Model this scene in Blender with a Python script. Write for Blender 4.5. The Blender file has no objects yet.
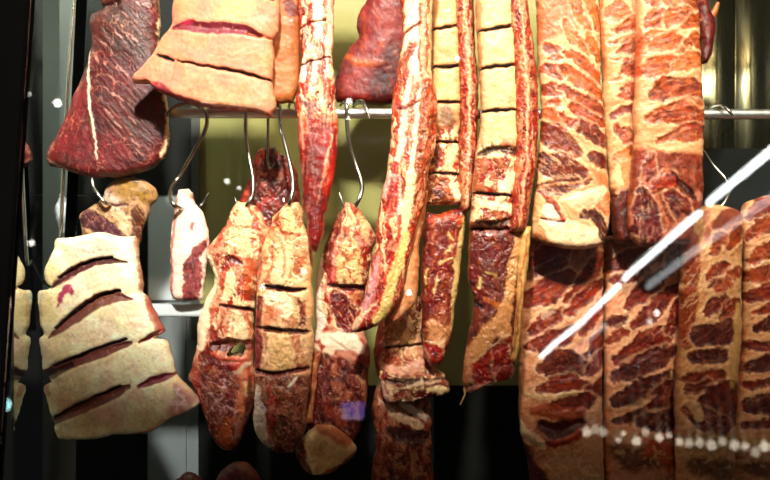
import bpy, math
import numpy as np
from mathutils import Vector

# ------------------------------------------------------------------ camera, world, lights, exposure
SC = bpy.context.scene
CAM_Y, CAM_Z, FPX = -2.4, 1.5, 960.0
cam_data = bpy.data.cameras.new('camera'); cam = bpy.data.objects.new('camera', cam_data)
SC.collection.objects.link(cam)
cam.location = (0, CAM_Y, CAM_Z); cam.rotation_euler = (math.pi/2, 0, 0)
cam_data.sensor_width = 36; cam_data.lens = 36*FPX/770
cam_data.dof.use_dof = True; cam_data.dof.focus_distance = 2.38; cam_data.dof.aperture_fstop = 3.2
SC.camera = cam
SC.view_settings.view_transform = 'Standard'; SC.view_settings.look = 'None'
SC.view_settings.exposure = -0.13; SC.view_settings.gamma = 1; SC.view_settings.use_curve_mapping = False

W = bpy.data.worlds.new('world'); SC.world = W; W.use_nodes = True
W.node_tree.nodes['Background'].inputs[0].default_value = (0.9, 0.95, 1.0, 1)
W.node_tree.nodes['Background'].inputs[1].default_value = 0.035

def area(name, loc, target, size, power, col, size_y=None):
    d = bpy.data.lights.new(name, 'AREA'); d.energy = power; d.color = col; d.size = size
    if size_y: d.shape = 'RECTANGLE'; d.size_y = size_y
    o = bpy.data.objects.new(name, d); SC.collection.objects.link(o); o.location = loc
    o.rotation_euler = (Vector(target)-Vector(loc)).to_track_quat('-Z', 'Y').to_euler()
    return o
area('warm_key_light', (0.75, -2.25, 3.56), (0.42, 0, 1.40), 0.20, 142, (1.0, 0.78, 0.56))  # unseen warm key light, added in front of the case for the right side
area('warm_case_lamp', (0.42, -0.50, 2.75), (0.36, 0, 1.95), 0.80, 17, (1.0, 0.70, 0.42), 0.12)
nl = area('neutral_key_light', (-0.15, -2.25, 3.56), (-0.62, 0, 1.0), 0.20, 158, (1.0, 0.96, 0.90)); nl.data.spread = math.radians(110)  # unseen neutral key light, added in front and spread towards the lower left
area('back_wall_fill', (-0.10, 0.36, 2.60), (-0.05, 0.5, 1.5), 0.9, 0.5, (1.0, 0.93, 0.70), 0.05)  # unseen light added to brighten the olive panel
area('side_wall_fill', (-1.28, 0.05, 2.5), (-1.08, 1.2, 1.75), 0.3, 12, (0.92, 1.0, 0.90))  # unseen light added to brighten the wall and bag beyond the side glass

# ------------------------------------------------------------------ numpy noise
def _h(ix, iy, s):
    n = (ix.astype(np.int64)*374761393 + iy.astype(np.int64)*668265263 + s*1442695041) & 0xffffffff
    n = ((n ^ (n >> 13))*1274126177) & 0xffffffff
    n = ((n ^ (n >> 16))*2246822519) & 0xffffffff
    return ((n ^ (n >> 15)) & 0xffff)/32767.5 - 1
def vn(x, y, s=0):
    x = np.asarray(x, float); y = np.asarray(y, float)
    ix = np.floor(x); iy = np.floor(y); fx = x-ix; fy = y-iy
    fx = fx*fx*fx*(fx*(fx*6-15)+10); fy = fy*fy*fy*(fy*(fy*6-15)+10)
    a = _h(ix, iy, s); b = _h(ix+1, iy, s); c = _h(ix, iy+1, s); d = _h(ix+1, iy+1, s)
    return (a*(1-fx)+b*fx)*(1-fy)+(c*(1-fx)+d*fx)*fy
def fbm(x, y, s=0, o=4):
    t = 0; a = 1; n = 0
    for i in range(o):
        t = t+a*vn(x*2**i+17.3*i, y*2**i-9.1*i, s+i*7); n += a; a *= 0.5
    return t/n
def sstep(a, b, x):
    t = np.clip((x-a)/(b-a), 0, 1); return t*t*(3-2*t)
def lin(c):
    c = np.array(c, float)/255; return np.where(c <= 0.04045, c/12.92, ((c+0.055)/1.055)**2.4)
def spline(pts, n):
    P = np.array(pts, float)
    if len(P) == 2: t = np.linspace(0, 1, n)[:, None]; return P[0]*(1-t)+P[1]*t
    Q = np.vstack([2*P[0]-P[1], P, 2*P[-1]-P[-2]]); out = []
    for i in range(1, len(Q)-2):
        t = np.linspace(0, 1, 24, endpoint=False)[:, None]
        p0, p1, p2, p3 = Q[i-1], Q[i], Q[i+1], Q[i+2]
        out.append(0.5*((2*p1)+(-p0+p2)*t+(2*p0-5*p1+4*p2-p3)*t*t+(-p0+3*p1-3*p2+p3)*t**3))
    out = np.vstack(out+[P[-1:]])
    s = np.r_[0, np.cumsum(np.hypot(*np.diff(out, axis=0).T))]
    u = np.linspace(0, s[-1], n)
    return np.stack([np.interp(u, s, out[:, 0]), np.interp(u, s, out[:, 1])], 1)
def sd(x, y, pts, w):
    """distance to a chain of round segments of varying half width"""
    pts = np.array(pts, float); w = np.broadcast_to(np.array(w, float), (len(pts),)) if np.ndim(w) == 0 else np.array(w, float)
    if len(w) != len(pts): w = np.interp(np.linspace(0, 1, len(pts)), np.linspace(0, 1, len(w)), w)
    if len(pts) == 1: return np.hypot(x-pts[0, 0], y-pts[0, 1])-w[0]
    d = np.full(x.shape, 1e9)
    for i in range(len(pts)-1):
        a, b = pts[i], pts[i+1]; ab = b-a; L = ab@ab+1e-9
        t = np.clip(((x-a[0])*ab[0]+(y-a[1])*ab[1])/L, 0, 1)
        d = np.minimum(d, np.hypot(x-a[0]-t*ab[0], y-a[1]-t*ab[1])-(w[i]*(1-t)+w[i+1]*t))
    return d
def wp(px, py, Y):
    s = (Y-CAM_Y)/FPX
    return (px-385)*s, Y, CAM_Z+(240-py)*s
def pairs(a): return [(a[i], a[i+1]) for i in range(0, len(a), 2)]

# ------------------------------------------------------------------ materials
def nmat(name):
    m = bpy.data.materials.new(name); m.use_nodes = True
    return m, m.node_tree, m.node_tree.nodes['Principled BSDF']
def N(nt, t, **kw):
    n = nt.nodes.new(t)
    for k, v in kw.items():
        if k.startswith('i_'): n.inputs[k[2:]].default_value = v
        else: setattr(n, k, v)
    return n
def meat_material(name, rough, bump, coat):
    m, nt, b = nmat(name); L = nt.links.new
    at = N(nt, 'ShaderNodeAttribute', attribute_name='albedo')
    tc = N(nt, 'ShaderNodeTexCoord')
    n1 = N(nt, 'ShaderNodeTexNoise'); n1.inputs['Scale'].default_value = 170; n1.inputs['Detail'].default_value = 5; n1.inputs['Roughness'].default_value = .65
    L(tc.outputs['Object'], n1.inputs['Vector'])
    mr = N(nt, 'ShaderNodeMapRange'); mr.inputs['From Min'].default_value = .25; mr.inputs['From Max'].default_value = .75
    mr.inputs['To Min'].default_value = .84; mr.inputs['To Max'].default_value = 1.14
    L(n1.outputs['Fac'], mr.inputs['Value'])
    mx = N(nt, 'ShaderNodeVectorMath', operation='SCALE')
    L(at.outputs['Color'], mx.inputs[0]); L(mr.outputs['Result'], mx.inputs['Scale'])
    L(mx.outputs[0], b.inputs['Base Color'])
    n2 = N(nt, 'ShaderNodeTexNoise'); n2.inputs['Scale'].default_value = 95; n2.inputs['Detail'].default_value = 6; n2.inputs['Roughness'].default_value = .7
    L(tc.outputs['Object'], n2.inputs['Vector'])
    bp = N(nt, 'ShaderNodeBump'); bp.inputs['Strength'].default_value = bump; bp.inputs['Distance'].default_value = .004
    L(n2.outputs['Fac'], bp.inputs['Height']); L(bp.outputs['Normal'], b.inputs['Normal'])
    mr2 = N(nt, 'ShaderNodeMapRange'); mr2.inputs['To Min'].default_value = rough-.12; mr2.inputs['To Max'].default_value = rough+.22
    L(n1.outputs['Fac'], mr2.inputs['Value']); L(mr2.outputs['Result'], b.inputs['Roughness'])
    b.inputs['Coat Weight'].default_value = coat; b.inputs['Coat Roughness'].default_value = .18
    b.inputs['Subsurface Weight'].default_value = .12; b.inputs['Subsurface Scale'].default_value = .006
    b.inputs['Subsurface Radius'].default_value = (1, .35, .2)
    return m
M_WET = meat_material('wet_meat', .36, .5, .12)
M_DRY = meat_material('dry_fat', .5, .3, .05)
def metal(name, col, rough, noise=0):
    m, nt, b = nmat(name); b.inputs['Base Color'].default_value = (*col, 1); b.inputs['Metallic'].default_value = 1
    tc = N(nt, 'ShaderNodeTexCoord'); n = N(nt, 'ShaderNodeTexNoise'); n.inputs['Scale'].default_value = 14; n.inputs['Detail'].default_value = 4
    mp = N(nt, 'ShaderNodeMapping'); mp.inputs['Scale'].default_value = (6, 6, .4)
    nt.links.new(tc.outputs['Object'], mp.inputs[0]); nt.links.new(mp.outputs[0], n.inputs['Vector'])
    r = N(nt, 'ShaderNodeMapRange'); r.inputs['To Min'].default_value = max(rough-.1, .03); r.inputs['To Max'].default_value = rough+.15
    nt.links.new(n.outputs['Fac'], r.inputs['Value']); nt.links.new(r.outputs['Result'], b.inputs['Roughness'])
    return m
def plain(name, col, rough, col2=None, sc=6, spec=.5, stretch=(1, 1, 1)):
    m, nt, b = nmat(name); b.inputs['Roughness'].default_value = rough; b.inputs['Specular IOR Level'].default_value = spec
    tc = N(nt, 'ShaderNodeTexCoord'); n = N(nt, 'ShaderNodeTexNoise'); n.inputs['Scale'].default_value = sc; n.inputs['Detail'].default_value = 5
    mp = N(nt, 'ShaderNodeMapping'); mp.inputs['Scale'].default_value = stretch
    nt.links.new(tc.outputs['Object'], mp.inputs[0]); nt.links.new(mp.outputs[0], n.inputs['Vector'])
    cr = N(nt, 'ShaderNodeMix', data_type='RGBA'); cr.inputs[6].default_value = (*col, 1); cr.inputs[7].default_value = (*(col2 or [c*.75 for c in col]), 1)
    nt.links.new(n.outputs['Fac'], cr.inputs[0]); nt.links.new(cr.outputs[2], b.inputs['Base Color'])
    return m
def emit(name, col, s):
    m, nt, b = nmat(name); b.inputs['Base Color'].default_value = (.8, .8, .8, 1)
    b.inputs['Emission Color'].default_value = (*col, 1); b.inputs['Emission Strength'].default_value = s
    return m
M_STEEL = metal('stainless_steel', (.88, .88, .85), .36)
M_HOOK = metal('hook_steel', (.42, .40, .36), .2)
M_BLACK = plain('black_lacquer', (.001, .001, .001), 1.0, (.0006, .0006, .0006), spec=0)
M_OLIVE = plain('olive_back_panel', (.28, .26, .095), .14, (.24, .22, .078), 3)
M_DARK = plain('dark_panel', (.005, .005, .0042), .45, spec=.2)
M_PANEL = plain('brushed_panel', (.17, .185, .19), .3, (.11, .125, .13), 3, stretch=(6, 6, .5))
M_REED = metal('reeded_steel', (.09, .085, .05), .24)

# ------------------------------------------------------------------ object helpers
def link(o, parent=None):
    SC.collection.objects.link(o)
    if parent: o.parent = parent
    return o
def tag(o, label=None, cat=None, group=None, kind=None):
    if label: o['label'] = label
    if cat: o['category'] = cat
    if group: o['group'] = group
    if kind: o['kind'] = kind
    return o
def mesh_obj(name, V, F, mat, parent=None, smooth=True, col=None):
    me = bpy.data.meshes.new(name)
    V = np.asarray(V, np.float32)
    me.vertices.add(len(V)); me.vertices.foreach_set('co', V.ravel())
    F = [np.asarray(f, np.int32) for f in (F if isinstance(F, list) else [F])]
    nl = sum(f.size for f in F); nf = sum(len(f) for f in F)
    me.loops.add(nl); me.polygons.add(nf)
    me.loops.foreach_set('vertex_index', np.concatenate([f.ravel() for f in F]))
    tot = np.concatenate([np.full(len(f), f.shape[1], np.int32) for f in F])
    me.polygons.foreach_set('loop_start', np.r_[0, np.cumsum(tot)[:-1]].astype(np.int32))
    me.polygons.foreach_set('loop_total', tot)
    me.update(calc_edges=True); me.validate()
    me.polygons.foreach_set('use_smooth', np.full(len(me.polygons), smooth))
    if col is not None:
        a = me.color_attributes.new('albedo', 'FLOAT_COLOR', 'POINT')
        a.data.foreach_set('color', np.c_[col, np.ones(len(col))].astype(np.float32).ravel())
    me.materials.append(mat)
    return link(bpy.data.objects.new(name, me), parent)
def box(name, x0, x1, y0, y1, z0, z1, mat, parent=None, bev=0):
    V = [(x, y, z) for x in (x0, x1) for y in (y0, y1) for z in (z0, z1)]
    F = [[0, 1, 3, 2], [4, 6, 7, 5], [0, 4, 5, 1], [2, 3, 7, 6], [0, 2, 6, 4], [1, 5, 7, 3]]
    o = mesh_obj(name, V, np.array(F), mat, parent, smooth=False)
    if bev:
        m = o.modifiers.new('b', 'BEVEL'); m.width = bev; m.segments = 2
    return o
def tube_mesh(pts, r, seg=12, n=None):
    P = np.array(pts, float)
    Q = np.vstack([2*P[0]-P[1], P, 2*P[-1]-P[-2]]); out = []
    if len(P) > 2:
        for i in range(1, len(Q)-2):
            for t in np.linspace(0, 1, 8, endpoint=False):
                p0, p1, p2, p3 = Q[i-1], Q[i], Q[i+1], Q[i+2]
                out.append(.5*((2*p1)+(-p0+p2)*t+(2*p0-5*p1+4*p2-p3)*t*t+(-p0+3*p1-3*p2+p3)*t**3))
        out.append(P[-1]); P = np.array(out)
    T = np.gradient(P, axis=0); T /= np.linalg.norm(T, axis=1)[:, None]
    up = np.array([0, 1, 0.]) if abs(T[0][1]) < .9 else np.array([1, 0, 0.])
    V = []; rr = np.broadcast_to(r, (len(P),)) if np.ndim(r) == 0 else np.interp(np.linspace(0, 1, len(P)), np.linspace(0, 1, len(r)), r)
    for i in range(len(P)):
        a = up-(up@T[i])*T[i]; a /= np.linalg.norm(a); b = np.cross(T[i], a); up = a
        for k in range(seg):
            t = 2*math.pi*k/seg; V.append(P[i]+rr[i]*(a*math.cos(t)+b*math.sin(t)))
    n = len(P); F = []
    for i in range(n-1):
        for k in range(seg):
            F.append([i*seg+k, i*seg+(k+1) % seg, (i+1)*seg+(k+1) % seg, (i+1)*seg+k])
    V += [P[0], P[-1]]; c0 = n*seg; T3 = []
    for k in range(seg):
        T3.append([c0, (k+1) % seg, k]); T3.append([c0+1, (n-1)*seg+k, (n-1)*seg+(k+1) % seg])
    return np.array(V), [np.array(F), np.array(T3)]
def tube(name, pts, r, mat, parent=None, seg=12):
    V, F = tube_mesh(pts, r, seg); return mesh_obj(name, V, F, mat, parent)

# ------------------------------------------------------------------ setting (display case)
def panel(name, px0, px1, py0, py1, Y, t, mat):
    x0, _, z1 = wp(px0, py0, Y); x1, _, z0 = wp(px1, py1, Y)
    return box(name, x0, x1, Y, Y+t, z0, z1, mat)
YB = 0.5
zt, zb = 2.95, 0.62
X = lambda px, Y=YB: wp(px, 0, Y)[0]
Z = lambda py, Y=YB: wp(0, py, Y)[2]
tag(box('wall_back', X(200), X(545), YB, YB+.03, Z(385), zt, M_OLIVE), kind='structure')
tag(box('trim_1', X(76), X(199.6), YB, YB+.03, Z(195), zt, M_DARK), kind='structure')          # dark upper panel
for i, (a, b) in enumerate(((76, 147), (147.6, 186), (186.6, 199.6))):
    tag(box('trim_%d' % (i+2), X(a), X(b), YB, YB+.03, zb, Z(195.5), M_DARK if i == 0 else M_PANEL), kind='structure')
tag(box('trim_12', X(149), X(196), YB-.006, YB-.0005, Z(300), Z(197), plain('panel_reflection_paint', (.50, .53, .55), .3, (.36, .39, .41), 3)), kind='structure')  # added paler sheet: the steel panel's bright reflection put into the colour
tag(box('trim_5', X(199.6), X(545), YB-.02, YB+.03, zb, Z(385), M_DARK), kind='structure')   # dark lower box
tag(box('trim_6', X(192), X(200), YB-.012, YB, Z(340), zt, plain('grey_edge', (.05, .05, .045), .4)), kind='structure')
tag(box('trim_7', X(425), X(433), YB-.04, YB-.02, zb, Z(385), plain('grey_edge_2', (.07, .075, .06), .4)), kind='structure')
# reeded stainless wall on the right
xs = np.linspace(X(545), X(840), 260); 
def reed(x):
    u = (x-X(545))/.115
    return YB-.012*np.abs(np.sin(math.pi*u))**.6-.004*np.sin(math.pi*u*2.3+.5)
V = []; 
for x in xs: V += [(x, reed(x), zb), (x, reed(x), zt), (x, YB+.03, zb), (x, YB+.03, zt)]
F = []
for i in range(len(xs)-1):
    a = i*4; b = a+4; F += [[a, b, b+1, a+1], [a+2, a+3, b+3, b+2], [a+1, b+1, b+3, a+3], [a, a+2, b+2, b]]
F += [[0, 1, 3, 2], [a+4, a+6, a+7, a+5]]
tag(mesh_obj('wall_back_right', V, np.array(F), M_REED), kind='structure')
tag(box('trim_8', X(690), X(840), YB-.05, YB-.016, zb, Z(150), plain('dark_lower_liner', (.010, .012, .010), .3, spec=.2)), kind='structure')
tag(box('wall_right', X(840), X(840)+.03, -.5, YB+.03, zb, zt, M_PANEL), kind='structure')
tag(box('floor', -1.3, X(840)+.03, -.62, YB+.03, zb-.03, zb, M_DARK), kind='structure')
tag(box('ceiling', -1.3, X(840)+.03, -.15, YB+.03, zt, zt+.03, M_DARK), kind='structure')

# glass: transparent with an even fresnel gloss
def glass_mat(name, r0, tint):
    m = bpy.data.materials.new(name); m.use_nodes = True; nt = m.node_tree; nt.nodes.clear(); L = nt.links.new
    out = N(nt, 'ShaderNodeOutputMaterial'); mx = N(nt, 'ShaderNodeMixShader')
    tr = N(nt, 'ShaderNodeBsdfTransparent'); tr.inputs[0].default_value = (*tint, 1)
    gl = N(nt, 'ShaderNodeBsdfGlossy'); gl.inputs['Roughness'].default_value = 0.012
    fr = N(nt, 'ShaderNodeFresnel'); fr.inputs['IOR'].default_value = r0
    L(fr.outputs[0], mx.inputs[0]); L(tr.outputs[0], mx.inputs[1]); L(gl.outputs[0], mx.inputs[2]); L(mx.outputs[0], out.inputs[0])
    return m
M_GLASS = glass_mat('case_glass', 1.65, (.97, .985, .975))
TILT = math.radians(10); GY = -.42
def gy(z): return GY+(z-1.5)*math.tan(TILT)
def slab(name, x0, x1, z0, z1, t, mat, dy=0):
    V = []
    for x in (x0, x1):
        for z in (z0, z1):
            V += [(x, gy(z)+dy, z), (x, gy(z)+dy+t, z)]
    F = [[0, 1, 3, 2], [4, 6, 7, 5], [0, 4, 5, 1], [2, 3, 7, 6], [0, 2, 6, 4], [1, 5, 7, 3]]
    return mesh_obj(name, V, np.array(F), mat, None, smooth=False)
gx0 = -0.765
tag(slab('window_1', gx0, 1.25, zb, 2.6, .006, M_GLASS), kind='structure')
tag(slab('trim_9', -1.1, gx0-.001, zb, 2.6, .05, M_BLACK, -.02), kind='structure')       # black corner post
# side pane, receding from the corner post to the back
m_side = glass_mat('side_glass', 1.12, (.88, .94, .90))
V = []
for (x, y) in ((-.80, -.33), (-.806, -.33), (-.98, .49), (-.986, .49)):
    V += [(x, y, zb), (x, y, 2.6)]
F = [[0, 1, 5, 4], [2, 6, 7, 3], [0, 2, 3, 1], [4, 5, 7, 6], [1, 3, 7, 5], [0, 4, 6, 2]]
tag(mesh_obj('window_2', V, np.array(F), m_side, smooth=False), kind='structure')


# ------------------------------------------------------------------ meat builder
F_ = (238, 214, 172); FW = (236, 186, 138); FP = (230, 168, 138); WH = (240, 226, 206); Yl = (212, 178, 104)
R_ = (162, 46, 34); RB = (192, 54, 38); D_ = (100, 24, 20); DD = (54, 14, 13); OR = (196, 98, 58); OB = (158, 72, 44); PU = (118, 50, 62)
BR = (120, 44, 30)
class Meat:
    def __init__(s, name, Y, T, L, R, top=None, bot=None, p=2.8, et=.08, eb=.08, res=.85, seed=1, jit=1.2, mat=None, bow=0):
        s.name = name; s.seed = seed; s.Y = Y; s.mat = mat or M_WET
        L = pairs(L); R = pairs(R)
        lenL = np.sum(np.hypot(*np.diff(np.array(L), axis=0).T)); 
        nv = max(12, int(lenL/res)); wmax = max(abs(np.array(R)[:, 0]-np.interp(np.array(R)[:, 1], np.array(L)[:, 1], np.array(L)[:, 0])).max(), 6)
        nu = max(10, int(wmax/res)+1); s.nv, s.nu = nv, nu
        C = spline(L, nv); E = spline(R, nv)
        tp = spline([C[0], *(pairs(top) if top else []), E[0]], nu); bt = spline([C[-1], *(pairs(bot) if bot else []), E[-1]], nu)
        k = np.linspace(0, 1, nu); u = k*.72+.28*(1-np.cos(math.pi*k))/2
        q = np.linspace(0, 1, nv); v = q*.85+.15*(1-np.cos(math.pi*q))/2
        def rs(c, t): tt = np.linspace(0, 1, len(c)); return np.stack([np.interp(t, tt, c[:, 0]), np.interp(t, tt, c[:, 1])], 1)
        C, E, tp, bt = rs(C, v), rs(E, v), rs(tp, u), rs(bt, u)
        U = u[None, :, None]; Vv = v[:, None, None]
        P = (1-U)*C[:, None]+U*E[:, None]+(1-Vv)*tp[None]+Vv*bt[None]-((1-U)*(1-Vv)*C[0]+U*(1-Vv)*E[0]+(1-U)*Vv*C[-1]+U*Vv*E[-1])
        s.x, s.y = P[..., 0].copy(), P[..., 1].copy()
        s.x += jit*fbm(s.x/9, s.y/9, seed+50, 3); s.y += jit*fbm(s.x/9, s.y/9, seed+60, 3)
        s.U, s.V = u[None, :]*np.ones((nv, 1)), v[:, None]*np.ones((1, nu))
        h = (1-np.abs(2*s.U-1)**p)**(1/p)
        def end(d, t): return np.where(d < t, (1-(1-np.clip(d/t, 0, 1))**2.3)**(1/2.3), 1.) if t > 0 else 1.
        s.prof = h*end(s.V, et)*end(1-s.V, eb)
        s.T = T; s.d = np.zeros_like(s.x)     # mm towards the camera
        s.col = np.ones(s.x.shape+(3,))*lin(F_); s.holes = []
        s.wx = s.x+2.2*fbm(s.x/11, s.y/11, seed+1, 3)+.8*vn(s.x/2.2, s.y/2.2, seed+3)
        s.wy = s.y+2.2*fbm(s.x/11, s.y/11, seed+2, 3)+.8*vn(s.x/2.2, s.y/2.2, seed+4)
        s.d += 2.4*fbm(s.x/16, s.y/16, seed+5, 3)+.9*fbm(s.x/4, s.y/4, seed+6, 3)
        s.bow = bow
    def mix(s, c, a): s.col = s.col*(1-a[..., None])+lin(c)*a[..., None]
    def base(s, c, *var):
        s.col[:] = lin(c)
        for i, (c2, sc, amt) in enumerate(var): s.mix(c2, amt*sstep(-.15, .35, fbm(s.x/sc, s.y/sc, s.seed+11+i*5, 3)))
        return s
    def S(s, c, w, pts, a=1., r=0., soft=1.3, warp=1.):
        """one streak, patch or band of the thing's own colour; r raises it (mm)"""
        X_, Y_ = s.x*(1-warp)+s.wx*warp, s.y*(1-warp)+s.wy*warp
        d = sd(X_, Y_, pairs(pts), w); s.mix(c, a*(1-sstep(-soft, soft, d)))
        if r: s.d += r*(1-sstep(-max(2.5, np.max(w)), 1.5, d))
        return s
    def mus(s, c, w, pts, ang=None, a=.93, r=-1.2, fib=.45, fc=None):
        """muscle with fibres"""
        P = pairs(pts)
        if ang is None: ang = math.degrees(math.atan2(P[-1][1]-P[0][1], P[-1][0]-P[0][0])) if len(P) > 1 else 0
        d = sd(s.wx, s.wy, P, w)+1.8*fbm(s.wx/7, s.wy/5, s.seed+19, 3); m = 1-sstep(-1.2, 1.2, d+.6*vn(s.x/1.7, s.y/1.7, s.seed+21))
        s.mix(c, a*m)
        rim = np.exp(-((d-1.6)/1.3)**2); s.mix((242, 196, 156), .38*a*rim); s.d += .7*rim
        s.mix(tuple(v*.55 for v in c), .5*m*sstep(-.05, .35, fbm(s.x/6, s.y/4, s.seed+140, 3)))
        if fib:
            s.fibre(ang, fc or FW, fib, mask=m); s.fibre(ang, tuple(v*.35 for v in c), .5, mask=m, sp=1.3, ln=9, th=.2, r=.2)
        s.d += r*(1-sstep(-3, 1.5, d)); return s
    def fibre(s, ang, c, amt, mask=1., sp=1.5, ln=11, th=.15, r=.35):
        t = math.radians(ang); a = (s.wx*math.cos(t)+s.wy*math.sin(t))/ln; b = (-s.wx*math.sin(t)+s.wy*math.cos(t))/sp
        n = .7*vn(a, b, s.seed+31)+.45*vn(a*2.1, b*2.1, s.seed+32); k = sstep(th, th+.5, n)*mask
        s.mix(c, amt*k); s.d += r*n*mask; return s
    def blot(s, c, sc, th, a=1., r=0, seed=0, asp=(1, 1), mask=1., soft=.12):
        n = fbm(s.x/sc/asp[0], s.y/sc/asp[1], s.seed+71+seed, 4); k = sstep(th, th+soft, n)*mask
        s.mix(c, a*k); s.d += r*k; return s
    def slit(s, w, depth, pts, c=DD, lip=.8, cw=1.0):
        P = pairs(pts); d = sd(s.x+.5*vn(s.x/4, s.y/4, 9), s.y+.7*vn(s.x/5, s.y/5, 8), P, w); wm = float(np.max(w))
        s.d -= depth*(1-sstep(-max(wm, .8), .9, d)); s.d += lip*np.exp(-((d-3)/2.5)**2); s.d -= .22*depth*np.exp(-(np.clip(d, 0, 99)/6)**2)*.6
        s.mix(c, cw*(1-sstep(-.4, .9, d))); return s
    def ragged(s, mask=1., a=.8, red=(158, 40, 28), cream=(238, 196, 146), ax=1., ay=1.7):
        wx, wy = s.wx+3*fbm(s.x/8, s.y/8, s.seed+401, 3), s.wy+3*fbm(s.x/8, s.y/8, s.seed+402, 3)
        n = fbm(wx/7/ax, wy/7/ay, s.seed+403, 4); k = sstep(.08, .2, n)*mask; s.mix(red, a*k); s.d -= 1.5*k
        n2 = fbm(wx/6/ax+31, wy/6/ay, s.seed+404, 4); k = sstep(.14, .26, n2)*mask; s.mix(cream, a*k); s.d += 2.2*k
        n3 = np.abs(fbm(wx/9/ax+57, wy/9/ay, s.seed+405, 3)); k = (1-sstep(.01, .05, n3))*mask; s.mix(DD, .8*a*k); s.d -= 2.5*k
        n4 = np.abs(fbm(wx/5/ax+87, wy/7/ay, s.seed+406, 3)); k = (1-sstep(.01, .05, n4))*mask; s.mix((246, 214, 176), .55*a*k); s.d += .8*k
        return s
    def region(s, pts, w=0, soft=3): return 1-sstep(-soft, soft, sd(s.wx, s.wy, pairs(pts), w))
    def hole(s, w, pts): s.holes.append((pairs(pts), w)); return s
    def build(s, parent=None, back=None):
        nv, nu = s.nv, s.nu; half = s.T/2*s.prof
        em = np.clip(s.prof*1.6, 0, 1)
        f = half+s.d/1000*em; bk = -half+.002*fbm(s.x/14, s.y/14, s.seed+90, 2)*em
        f = np.maximum(f, bk+.12*s.T*s.prof)
        cv = s.bow*(np.sin(math.pi*s.V)) if s.bow else 0
        sc = (s.Y-CAM_Y)/FPX
        def pos(off): return np.stack([(s.x-385)*sc, s.Y-off-cv, CAM_Z+(240-s.y)*sc], -1).reshape(-1, 3)
        V = np.vstack([pos(f), pos(bk)]); n = nv*nu
        idx = np.arange(n).reshape(nv, nu); bidx = idx+n
        bd = np.zeros((nv, nu), bool); bd[0] = bd[-1] = True; bd[:, 0] = bd[:, -1] = True
        bidx = np.where(bd, idx, bidx)
        q = lambda I: np.stack([I[:-1, :-1], I[1:, :-1], I[1:, 1:], I[:-1, 1:]], -1)
        keep = np.ones((nv-1, nu-1), bool)
        for P, w in s.holes:
            cx = (s.wx[:-1, :-1]+s.wx[1:, 1:])/2; cy = (s.wy[:-1, :-1]+s.wy[1:, 1:])/2
            keep &= ~(sd(cx, cy, P, w) < 0)
        A = q(idx)[keep]; B = q(bidx)[keep][:, ::-1]; F = [A, B]
        if s.holes:
            br = []
            for i in range(1, nv-2):
                for j in range(1, nu-2):
                    if not keep[i, j]:
                        if keep[i-1, j]: br.append([idx[i, j], idx[i, j+1], bidx[i, j+1], bidx[i, j]])
                        if keep[i+1, j]: br.append([idx[i+1, j+1], idx[i+1, j], bidx[i+1, j], bidx[i+1, j+1]])
                        if keep[i, j-1]: br.append([idx[i+1, j], idx[i, j], bidx[i, j], bidx[i+1, j]])
                        if keep[i, j+1]: br.append([idx[i, j+1], idx[i+1, j+1], bidx[i+1, j+1], bidx[i, j+1]])
            if br: F.append(np.array(br))
        used = np.zeros(2*n, bool)
        for fa in F: used[fa.ravel()] = True
        mp = np.cumsum(used)-1; F = [mp[fa] for fa in F]
        c = s.col.reshape(-1, 3); cb = c if back is None else np.ones_like(c)*lin(back)
        if s.mat is M_WET:
            fm = 1-sstep(.16, .34, s.col@np.array([.3, .59, .11]))
            a = fbm(s.wx/8, s.wy/10, s.seed+201, 3); b_ = fbm(s.wx/7+40, s.wy/9, s.seed+231, 3); e_ = fbm(s.x/30, s.y/30, s.seed+260, 2)
            s.mix(FP, .36*fm*(1-sstep(.015, .07, np.abs(a)))*sstep(-.3, .2, e_)); s.mix(DD, .38*(.15+.85*fm)*(1-sstep(.01, .06, np.abs(b_)))*sstep(-.2, .3, -e_))
            s.mix(DD, .34*fm*sstep(.12, .4, fbm(s.x/5, s.y/6, s.seed+281, 3)))
        s.col = s.col*(1.04+.16*fbm(s.x/2.6, s.y/2.6, s.seed+301, 3)+.10*fbm(s.x/12, s.y/12, s.seed+311, 2))[..., None]
        c = s.col.reshape(-1, 3); cb = c if back is None else cb
        C = np.vstack([c, cb])[used]; g = C@np.array([.3, .59, .11]); C = np.clip(g[:, None]+(1.30-.3*np.clip(g[:, None]*2, 0, .8))*(C-g[:, None]), .003, 1); C = 1.16*C*(g[:, None]**.26)
        return mesh_obj(s.name, V[used], F, s.mat, parent, col=np.clip(C, 0, 1))
def empty(name, px, py, Y, label, cat, group=None):
    o = link(bpy.data.objects.new(name, None)); return tag(o, label, cat, group)
def adopt(root, *parts):
    for p in parts: p.parent = root


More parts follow.
